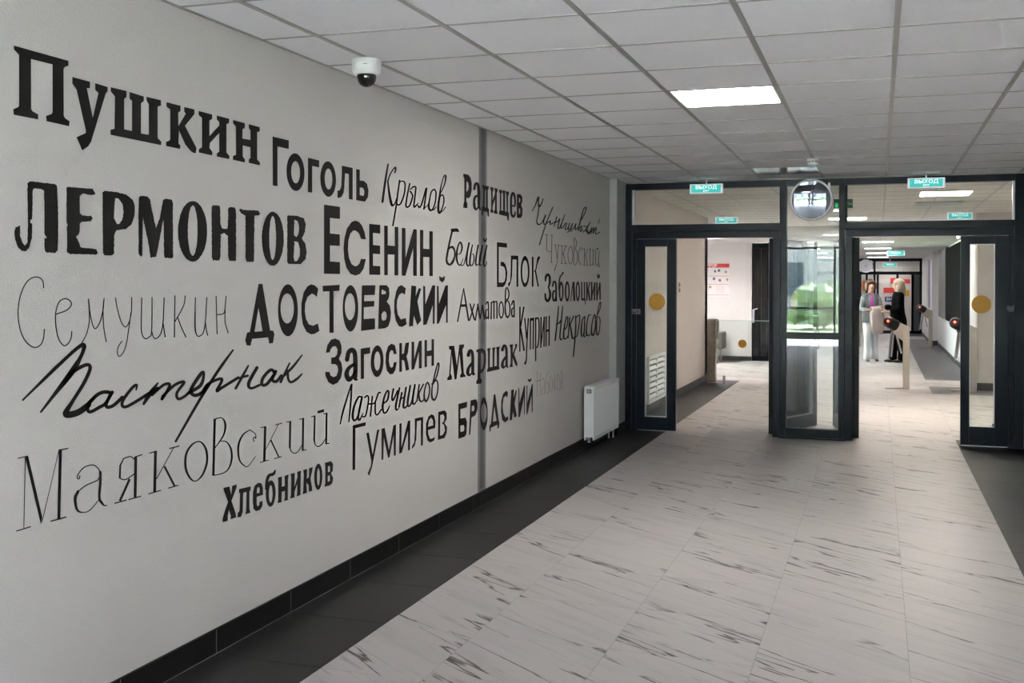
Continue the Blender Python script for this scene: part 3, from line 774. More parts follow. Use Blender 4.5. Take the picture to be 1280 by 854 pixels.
# ------------------------------------------------------------------ far partition and the posters behind it
fp = bpy.data.objects.new('window_2', None); COL.objects.link(fp); fp.location = (0, 36.8, 0); struct(fp, 'dark framed partition at the far end of the lobby')
def fb2(n_, x0, x1, z0, z1, m=M_frame, y0=-.05, y1=.05): MB().box(x0, x1, y0, y1, z0, z1).build(n_, m, fp)
fb2('head_rail', .5, 4.08, 2.33, 2.42); fb2('transom_rail', .5, 4.08, 1.90, 2.0)
for x_ in (.5, 1.3, 2.02, 2.22, 2.46, 2.56, 3.16, 3.62, 3.86): fb2('post', x_, x_ + .07, 0, 1.9)
fb2('post', 2.46, 2.53, 1.9, 2.4); fb2('post', 3.86, 3.93, 1.9, 2.4)
fb2('door_panel', 3.62, 3.86, 0, 1.9, mat('dark_slate_door', (.05, .055, .06), .5))
fb2('kick_plate', 2.6, 3.93, .0, .10)
box('pane', .57, 2.46, -.004, .004, .05, 1.9, M_glass, fp); box('pane', 2.55, 3.86, -.004, .004, 2.0, 2.33, M_glass, fp)
mt = tag(box('dark_doormat', 3.05, 3.9, 35.4, 36.7, 0, .012, mat('mat_black', (.03, .03, .033), .9)), 'dark doormat in front of the far doors', 'doormat')
def fposter(name, x0, x1, z0, z1, m, lab, text=None):
    e = empty(name, ((x0 + x1) / 2, 38.49, (z0 + z1) / 2), lab, 'poster')
    a, c = (x1 - x0) / 2, (z1 - z0) / 2
    MB().box(-a, a, -.004, .004, -c, c).build('sheet', m, e)
    if text: text_mesh(text, c * 1.5, 'lettering', MATS['print_white'], e, (0, -.006, 0), sx_=.9, off=.003)
    return e
M_pr = MATS['poster_red']; M_or = mat('print_orange', (.7, .2, .05), .5); M_nv = mat('print_navy', (.05, .05, .25), .5)
fposter('red_wall_poster', 3.0, 3.22, 1.62, 1.80, M_pr, 'upper small red board behind the far doors')
fposter('red_wall_poster', 2.78, 3.22, 1.30, 1.48, M_pr, 'wide red board behind the far doors')
fposter('navy_wall_banner', 2.82, 3.35, 1.0, 1.17, M_nv, 'navy banner with white letters behind the far doors', 'БЫТЬ В')
fposter('red_wall_poster', 3.4, 3.62, 1.62, 1.76, M_pr, 'red board right of the blonde woman')
fposter('ochre_wall_poster', 3.48, 3.6, 1.2, 1.4, mat('print_ochre', (.6, .35, .04), .5), 'ochre board right of the blonde woman')
fposter('orange_wall_poster', 2.1, 2.36, 1.36, 1.72, M_or, 'orange board left of the woman in the blazer')
fposter('red_wall_poster', 1.9, 2.08, 1.5, 1.62, M_pr, 'red board farthest left behind the far doors')
# ------------------------------------------------------------------ people
def skin(name, nodes, edges, m, parent=None, sub=2, loc=(0, 0, 0)):
    me = bpy.data.meshes.new(name)
    ids = list(nodes); ix = {k: i for i, k in enumerate(ids)}
    me.from_pydata([nodes[k][:3] for k in ids], [(ix[a], ix[b]) for a, b in edges], [])
    o = bpy.data.objects.new(name, me); COL.objects.link(o)
    sk_ = o.modifiers.new('skin', 'SKIN')
    for i, k in enumerate(ids):
        r_ = nodes[k][3]
        v = me.skin_vertices[0].data[i]
        v.radius = (r_, nodes[k][4] if len(nodes[k]) > 4 else r_)
        v.use_root = (i == 0)
    sk_.use_smooth_shade = True
    ss = o.modifiers.new('sub', 'SUBSURF'); ss.levels = sub; ss.render_levels = sub
    bpy.context.view_layer.update()
    ev = o.evaluated_get(bpy.context.evaluated_depsgraph_get())
    me2 = bpy.data.meshes.new_from_object(ev)
    bpy.data.objects.remove(o); bpy.data.meshes.remove(me)
    me2.materials.clear(); me2.materials.append(m)
    o = bpy.data.objects.new(name, me2); COL.objects.link(o)
    if parent: o.parent = parent
    o.location = loc
    return o
M_skin = mat('skin', (.58, .34, .26), .55)
def lerp(a, b, t): return tuple(a[i] + (b[i] - a[i]) * t for i in range(3))
def hand(nodes, edges, wrist, dirv, pside, down, pre, curl=.5):
    """palm and five fingers; dirv = pointing, pside = across the palm towards the thumb"""
    w_ = Vector(wrist); d = Vector(dirv).normalized(); s = Vector(pside).normalized(); n = Vector(down).normalized()
    pc_ = w_ + d * .05
    nodes[pre + 'palm'] = (*pc_, .024, .017); edges.append((pre + 'wrist', pre + 'palm'))
    for k, ln in enumerate((.065, .075, .07, .055)):
        off = (1.5 - k) * .017
        b0 = pc_ + d * .035 + s * off; b1 = b0 + (d * (1 - curl * .4) + n * curl * .5) * ln * .5; b2 = b1 + (d * (1 - curl) + n * curl) * ln * .5
        for j, q in enumerate((b0, b1, b2)): nodes[pre + 'f%d%d' % (k, j)] = (*q, (.0085, .008, .0065)[j])
        edges += [(pre + 'palm', pre + 'f%d0' % k), (pre + 'f%d0' % k, pre + 'f%d1' % k), (pre + 'f%d1' % k, pre + 'f%d2' % k)]
    t0 = w_ + d * .03 + s * .03; t1 = t0 + d * .025 + s * .018 + n * .01
    nodes[pre + 't0'] = (*t0, .010); nodes[pre + 't1'] = (*t1, .0085)
    edges += [(pre + 'palm', pre + 't0'), (pre + 't0', pre + 't1')]
def person(x, y, rz, label, hgt, arms, legs, skincol=M_skin):
    """local frame: facing -Y, +X = figure's left side as seen from the front right"""
    e = empty('person', (x, y, 0), label, 'person', rz=rz)
    k = hgt / 1.66
    N_ = {'pelvis': (0, 0, .90, .125, .10), 'waist': (0, 0, 1.05, .105, .085), 'chest': (0, 0, 1.22, .12, .095), 'upper': (0, .01, 1.32, .085, .065),
          'neck0': (0, .005, 1.40, .047), 'neck1': (0, -.008, 1.45, .043), 'jaw': (0, -.02, 1.495, .062, .066), 'head': (0, -.008, 1.555, .078, .088), 'crown': (0, 0, 1.60, .068, .076)}
    E_ = [('pelvis', 'waist'), ('waist', 'chest'), ('chest', 'upper'), ('upper', 'neck0'), ('neck0', 'neck1'), ('neck1', 'jaw'), ('jaw', 'head'), ('head', 'crown')]
    for sd_, key in ((-1, 'r'), (1, 'l')):
        sh = (sd_ * .15, .01, 1.322); el, wr, hd, ps_, dn = arms[key]
        N_[key + 'sh'] = (*sh, .045); N_[key + 'ua'] = (*lerp(sh, el, .5), .043); N_[key + 'el'] = (*el, .036); N_[key + 'fa'] = (*lerp(el, wr, .5), .033); N_[key + 'wrist'] = (*wr, .023)
        E_ += [('upper', key + 'sh'), (key + 'sh', key + 'ua'), (key + 'ua', key + 'el'), (key + 'el', key + 'fa'), (key + 'fa', key + 'wrist')]
        hand(N_, E_, wr, hd, ps_, dn, key)
        kn, an, toe = legs[key]; hp = (sd_ * .085, 0, .86)
        N_[key + 'hip'] = (*hp, .088); N_[key + 'th'] = (*lerp(hp, kn, .5), .075); N_[key + 'kn'] = (*kn, .052); N_[key + 'cf'] = (*lerp(kn, an, .4), .05); N_[key + 'an'] = (*an, .033); N_[key + 'ft'] = (*lerp(an, toe, .6)[:2], .035, .03); N_[key + 'toe'] = (*toe, .024)
        E_ += [('pelvis', key + 'hip'), (key + 'hip', key + 'th'), (key + 'th', key + 'kn'), (key + 'kn', key + 'cf'), (key + 'cf', key + 'an'), (key + 'an', key + 'ft'), (key + 'ft', key + 'toe')]
    b = skin('body', N_, E_, skincol, e)
    # face
    for v in b.data.vertices:          # pull a nose out of the face, flatten the sides of the head
        c = v.co
        if c.z > 1.47 and c.y < 0:
            d_ = abs(c.x) / .018 + abs(c.z - 1.545) / .028
            if d_ < 1: v.co.y -= .022 * (1 - d_)
        if c.z > 1.47: v.co.x *= .96
    for s in (-1, 1):
        MB().sphere((s * .028, -.086, 1.566), .012, .008, .008).build('eye', mat('eye_white', (.7, .68, .66), .3), e, smooth=True)
        MB().sphere((s * .028, -.093, 1.566), .006, .003, .006, 10, 8).build('iris', mat('iris_dark', (.05, .03, .02), .3), e, smooth=True)
        MB().sphere((s * .074, .0, 1.55), .009, .017, .028).build('ear', skincol, e, smooth=True)
        MB().sphere((s * .028, -.090, 1.585), .018, .005, .004, 10, 6).build('eyebrow', mat('brow', (.1, .05, .03), .8), e, smooth=True)
    MB().sphere((0, -.086, 1.505), .022, .008, .007, 12, 8).build('lips', mat('lips', (.5, .12, .12), .5), e, smooth=True)
    e.scale = (1, 1, k)
    return e
def tube_shell(name, rings, m, parent, seg=28, fold=0.0, close=True):
    """rings: (cx, cy, z, rx, ry)"""
    b = MB(); vs = []
    for (cx_, cy_, z_, rx, ry) in rings:
        vs.append([b.bm.verts.new((cx_ + (rx + fold * sin(i * 2 * pi * 7 / seg + z_ * 3) * min(1, 1.4 - z_)) * cos(2 * pi * i / seg),
                                   cy_ + (ry + fold * sin(i * 2 * pi * 5 / seg)) * sin(2 * pi * i / seg), z_)) for i in range(seg)])
    for a, c in zip(vs, vs[1:]):
        for i in range(seg): b.bm.faces.new((a[i], a[(i + 1) % seg], c[(i + 1) % seg], c[i]))
    if close: b.bm.faces.new(vs[0]); b.bm.faces.new(vs[-1])
    return b.build(name, m, parent, smooth=True)
def sleeves(arms, m, parent, r0=.076, r1=.05, cuff=.9):
    for sd_, key in ((-1, 'r'), (1, 'l')):
        sh = (sd_ * .145, .01, 1.345); el, wr = arms[key][0], arms[key][1]; c = lerp(el, wr, cuff)
        skin('sleeve', {'a': (*sh, r0), 'b': (*lerp(sh, el, .5), .058), 'c': (*el, .053), 'd': (*c, r1)}, [('a', 'b'), ('b', 'c'), ('c', 'd')], m, parent, 2)
M_blazer = mat('pale_blue_grey_tweed', (.27, .29, .31), .9, spec=.1, noise_col=((.20, .225, .245), 90, .2))
M_trs = mat('pale_blue_trousers', (.55, .58, .60), .8)
M_coat = mat('blush_coat', (.40, .335, .32), .8)
M_mag = mat('magenta_blouse', (.28, .02, .22), .6)
# woman in the blazer, facing the camera
a1 = {'r': ((-.215, -.01, 1.08), (-.11, -.16, 1.06), (1, -.25, .05), (0, -.5, 1), (.2, 1, -.3)),
      'l': ((.235, .02, 1.08), (.10, -.17, 1.10), (-1, -.2, .0), (0, -.4, 1), (0, 1, -.3))}
g1 = {'r': ((-.07, -.02, .47), (-.075, .0, .075), (-.095, -.16, .03)), 'l': ((.085, .02, .47), (.10, .07, .075), (.14, -.08, .03))}
w1 = person(2.47, 23.1, radians(12), 'short-haired woman in a pale blazer with a blush coat over her arm, facing the camera', 1.64, a1, g1)
w1.scale.x = .90
# jacket body, open front
b = MB(); seg = 36; rows = [(1.415, .08, .07), (1.40, .13, .085), (1.38, .165, .095), (1.35, .165, .09), (1.25, .175, .115), (1.12, .15, .11), (1.02, .155, .12), (.90, .185, .14), (.80, .195, .15)]
vs = []
for (z_, rx, ry) in rows:
    gap = .28 + .10 * max(0, (1.37 - z_)) + (.35 * max(0, z_ - 1.2))
    ring = []
    for i in range(seg + 1):
        t = -pi / 2 + gap + (2 * pi - 2 * gap) * i / seg
        ring.append(b.bm.verts.new((rx * cos(t), ry * sin(t) + .005, z_)))
    vs.append(ring)
for a, c in zip(vs, vs[1:]):
    for i in range(seg): b.bm.faces.new((a[i], a[i + 1], c[i + 1], c[i]))
r_ = bmesh.ops.solidify(b.bm, geom=b.bm.faces[:], thickness=.008)
b.build('blazer', M_blazer, w1, smooth=True)
sleeves(a1, M_blazer, w1)
for s in (-1, 1):
    MB().prism([(s * .03, 1.39), (s * .075, 1.34), (s * .085, 1.25), (s * .045, 1.14), (s * .03, 1.25)], lambda a, c: Vector((a, -.112 + abs(a) * .3, c)), lambda a, c: Vector((a, -.120 + abs(a) * .3, c))).build('lapel', M_blazer, w1)
tube_shell('blouse', [(0, 0, 1.375, .06, .055), (0, 0, 1.33, .11, .085), (0, 0, 1.22, .13, .103), (0, 0, 1.05, .115, .095), (0, 0, .88, .145, .115)], M_mag, w1)
b = tube_shell('trousers', [(0, 0, 1.02, .118, .10), (0, 0, .90, .150, .125), (0, 0, .80, .165, .13)], M_trs, w1)
for (kx, hx, ax, ay, ky) in ((-.07, -.075, -.075, -.01, -.02), (.085, .075, .10, .06, .02)):
    tube_shell('trouser_leg', [(hx, 0, .86, .085, .12), (hx, 0, .74, .09, .11), (kx, ky, .47, .074, .085), (ax, ay, .2, .072, .085), (ax, ay - .01, .045, .078, .10)], M_trs, w1, fold=.006)
for (ax, ay) in ((-.092, -.10), (.13, -.03)):
    MB().sphere((ax, ay, .028), .042, .11, .028).build('shoe', mat('brown_shoe', (.10, .06, .045), .5), w1, smooth=True)
# coat hanging over the forearm
b = MB(); vs = []; n = 22
for r_i, (z_, hw, dp) in enumerate([(1.125, .07, .04), (1.135, .115, .075), (1.08, .135, .10), (.95, .145, .10), (.80, .15, .095), (.68, .14, .085), (.60, .11, .06)]):
    ring = []
    for i in range(n):
        t = 2 * pi * i / n
        f_ = 1 + .10 * sin(3 * t + r_i * .5) + .06 * sin(7 * t)
        ring.append(b.bm.verts.new((.085 + hw * cos(t) * f_ + .02 * (r_i > 3), -.165 + dp * sin(t) * f_, z_ + .03 * sin(t * 2) * (r_i == 6))))
    vs.append(ring)
for a, c in zip(vs, vs[1:]):
    for i in range(n): b.bm.faces.new((a[i], a[(i + 1) % n], c[(i + 1) % n], c[i]))
b.bm.faces.new(vs[0]); b.bm.faces.new(vs[-1])
ct = b.build('held_coat', M_coat, None, smooth=True)
tag(ct, 'blush coat draped over the forearm of the woman in the blazer', 'coat')
ct.location = w1.location; ct.rotation_euler = w1.rotation_euler; ct.scale = w1.scale
M_br = mat('brown_hair', (.085, .035, .02), .6); 
b = MB(); b.sphere((0, .03, 1.60), .118, .105, .10, 24, 18); b.sphere((-.088, .012, 1.55), .036, .07, .095); b.sphere((.088, .012, 1.55), .036, .07, .095); b.sphere((0, -.045, 1.645), .085, .055, .035)
for v in b.bm.verts: v.co += Vector(noise.noise_vector(v.co * 22)) * .012
b.build('hair', M_br, w1, smooth=True)
# woman in black, seen from the side, facing left
M_blk = mat('black_wool', (.003, .003, .0035), .9, spec=.08)
a2 = {'r': ((-.19, -.05, 1.10), (-.15, -.26, 1.12), (.1, -1, .15), (1, 0, .2), (0, -.1, -1)),
      'l': ((.20, -.02, 1.08), (.16, -.22, 1.02), (-.1, -1, .1), (-1, 0, .2), (0, -.1, -1))}
g2 = {'r': ((-.08, -.04, .47), (-.08, -.06, .075), (-.085, -.21, .03)), 'l': ((.08, .02, .47), (.08, .06, .075), (.085, -.09, .03))}
w2 = person(2.985, 23.0, radians(-78), 'blonde long-haired woman in a black jacket and trousers, seen from the side', 1.66, a2, g2)
tube_shell('jacket', [(0, .005, 1.43, .06, .06), (0, .01, 1.41, .13, .088), (0, .01, 1.37, .18, .105), (0, .0, 1.25, .175, .12), (0, 0, 1.12, .155, .12), (0, 0, 1.0, .175, .135), (0, .01, .86, .20, .16), (0, .01, .72, .20, .165)], M_blk, w2, fold=.004)
sleeves(a2, M_blk, w2)
for (hx, kx, ky, ax, ay) in ((-.08, -.08, -.04, -.08, -.06), (.08, .08, .02, .08, .06)):
    tube_shell('trouser_leg', [(hx, 0, .86, .09, .11), (hx, 0, .72, .09, .10), (kx, ky, .47, .068, .08), (ax, ay, .2, .06, .07), (ax, ay - .005, .05, .062, .075)], M_blk, w2)
for (ax, ay) in ((-.083, -.13), (.083, .0)):
    MB().sphere((ax, ay, .03), .042, .12, .03).build('shoe', M_black, w2, smooth=True)
MB().lathe([(.05, 1.38), (.062, 1.41), (.058, 1.435), (.048, 1.44)], 24).build('collar', mat('white_collar', (.7, .7, .75), .7), w2, smooth=True)
b = MB(); b.sphere((0, .03, 1.60), .112, .112, .095, 24, 18); b.sphere((0, .075, 1.49), .10, .075, .15, 20, 16); b.sphere((-.085, .02, 1.50), .034, .07, .13); b.sphere((.085, .02, 1.50), .034, .07, .13); b.sphere((0, .10, 1.38), .09, .045, .09)
for v in b.bm.verts: v.co += Vector(noise.noise_vector(v.co * 20)) * .012
b.build('hair', mat('ash_blonde_hair', (.38, .30, .23), .6), w2, smooth=True)
# ------------------------------------------------------------------ the lettering printed on the left wall
def pixel_ray(px, py):
    u, v = px - 640, py - CY
    c, s = cos(ROLL), sin(ROLL)
    u, v = c * u + s * v, -s * u + c * v
    xr, zu = u / FPX, -v / FPX
    c, s = cos(YAW), sin(YAW)
    return c * xr - s, s * xr + c, zu
def on_left_wall(px, py, X=0.0012):
    dx, dy, dz = pixel_ray(px, py)
    t = (X - CX) / dx
    return Vector((X, dy * t, CZ + dz * t))
def smooth_path(p, closed=False, per=6):
    n = len(p); out = []
    if n < 3: return p
    for i in range(n if closed else n - 1):
        P = [p[(i + k) % n] if closed else p[max(0, min(n - 1, i + k))] for k in (-1, 0, 1, 2)]
        for q in range(per):
            t = q / per; t2, t3 = t * t, t * t * t
            out.append(tuple(.5 * (2 * P[1][k] + (P[2][k] - P[0][k]) * t + (2 * P[0][k] - 5 * P[1][k] + 4 * P[2][k] - P[3][k]) * t2
                       + (3 * P[1][k] - P[0][k] - 3 * P[2][k] + P[3][k]) * t3) for k in range(3)))
    if not closed: out.append(p[-1])
    return out
def rough_loop(lp, amp, rnd):
    out = []
    for i, a in enumerate(lp):
        c = lp[(i + 1) % len(lp)]
        n = max(1, int(math.hypot(c[0] - a[0], c[1] - a[1]) / 9))
        for k in range(n):
            t = k / n
            out.append((a[0] + (c[0] - a[0]) * t + rnd.uniform(-amp, amp), a[1] + (c[1] - a[1]) * t + rnd.uniform(-amp, amp)))
    return out
def stroke(b, pts, f, roundcap):
    n = len(pts); L_, R_ = [], []
    for i, (x, y, w_) in enumerate(pts):
        a, c = pts[max(0, i - 1)], pts[min(n - 1, i + 1)]
        dx, dy = c[0] - a[0], c[1] - a[1]; l = math.hypot(dx, dy) or 1
        nx, ny = -dy / l * w_ / 2, dx / l * w_ / 2
        L_.append(b.bm.verts.new(f(x + nx, y + ny))); R_.append(b.bm.verts.new(f(x - nx, y - ny)))
    for i in range(n - 1): b.bm.faces.new((L_[i], L_[i + 1], R_[i + 1], R_[i]))
    if roundcap:
        for (x, y, w_) in (pts[0], pts[-1]):
            b.bm.faces.new([b.bm.verts.new(f(x + w_ / 2 * cos(2 * pi * k / 12), y + w_ / 2 * sin(2 * pi * k / 12))) for k in range(12)])
def build_words(data):
    kw = 1; cur = None; ox = oy = 0; s = 1; rough = 0; rnd = random.Random(5); words = []
    def f(x, y): return on_left_wall(ox + x / s, oy + y / s)
    def pt(t, w_):
        q = [float(v) for v in t.split(',')]
        return (q[0], q[1], (q[2] if len(q) > 2 else w_) * kw)
    for line in data.strip().splitlines():
        line = line.strip()
        if not line: continue
        k, _, rest = line.partition(' ')
        if k == 'W':
            nm, m_, rest = rest.split(' ', 2); kw = 1.18 if m_.startswith('black') else 1.1
            cur = MB(); rough = 0; words.append((nm, MATS[m_], rest, cur)); continue
        if k == 'O':
            q = rest.split(); ox, oy, s = float(q[0]), float(q[1]), float(q[2]); continue
        if k == 'R': rough = float(rest); continue
        if k == 'P':
            loops = [[pt(t, 0)[:2] for t in lp.split()] for lp in rest.split('|')]
            if rough: loops = [rough_loop(lp, rough, rnd) for lp in loops]
            cur.poly(loops, f); continue
        if k == 'E':
            for seg in rest.split(';'):
                q = [float(v) for v in seg.split()]
                sh = q[8] if len(q) > 8 else 0
                loops = []
                for (cx_, cy_, rx, ry) in (q[0:4], q[4:8]):
                    loops.append([(cx_ + rx * cos(a), cy_ + ry * sin(a) + sh * rx * cos(a)) for a in [2 * pi * i / 44 for i in range(44)]])
                if rough: loops = [rough_loop(lp, rough * .6, rnd) for lp in loops]
                cur.poly(loops, f)
            continue
        if k in ('S', 'L', 'C'):
            w_, _, rest = rest.partition(' ')
            for seg in rest.split(';'):
                p = [pt(t, float(w_)) for t in seg.split()]
                if k == 'S': stroke(cur, smooth_path(p), f, True)
                elif k == 'C': q = smooth_path(p[:-1], True); stroke(cur, q + [q[0]], f, False)
                else: stroke(cur, p, f, False)
    for nm, m_, lab, b in words:
        for fc_ in b.bm.faces:
            fc_.normal_update()
            if fc_.normal.x < 0: fc_.normal_flip()
        tag(b.build(nm, m_, fixn=False), lab, 'lettering', 'black name lettering on the left wall')
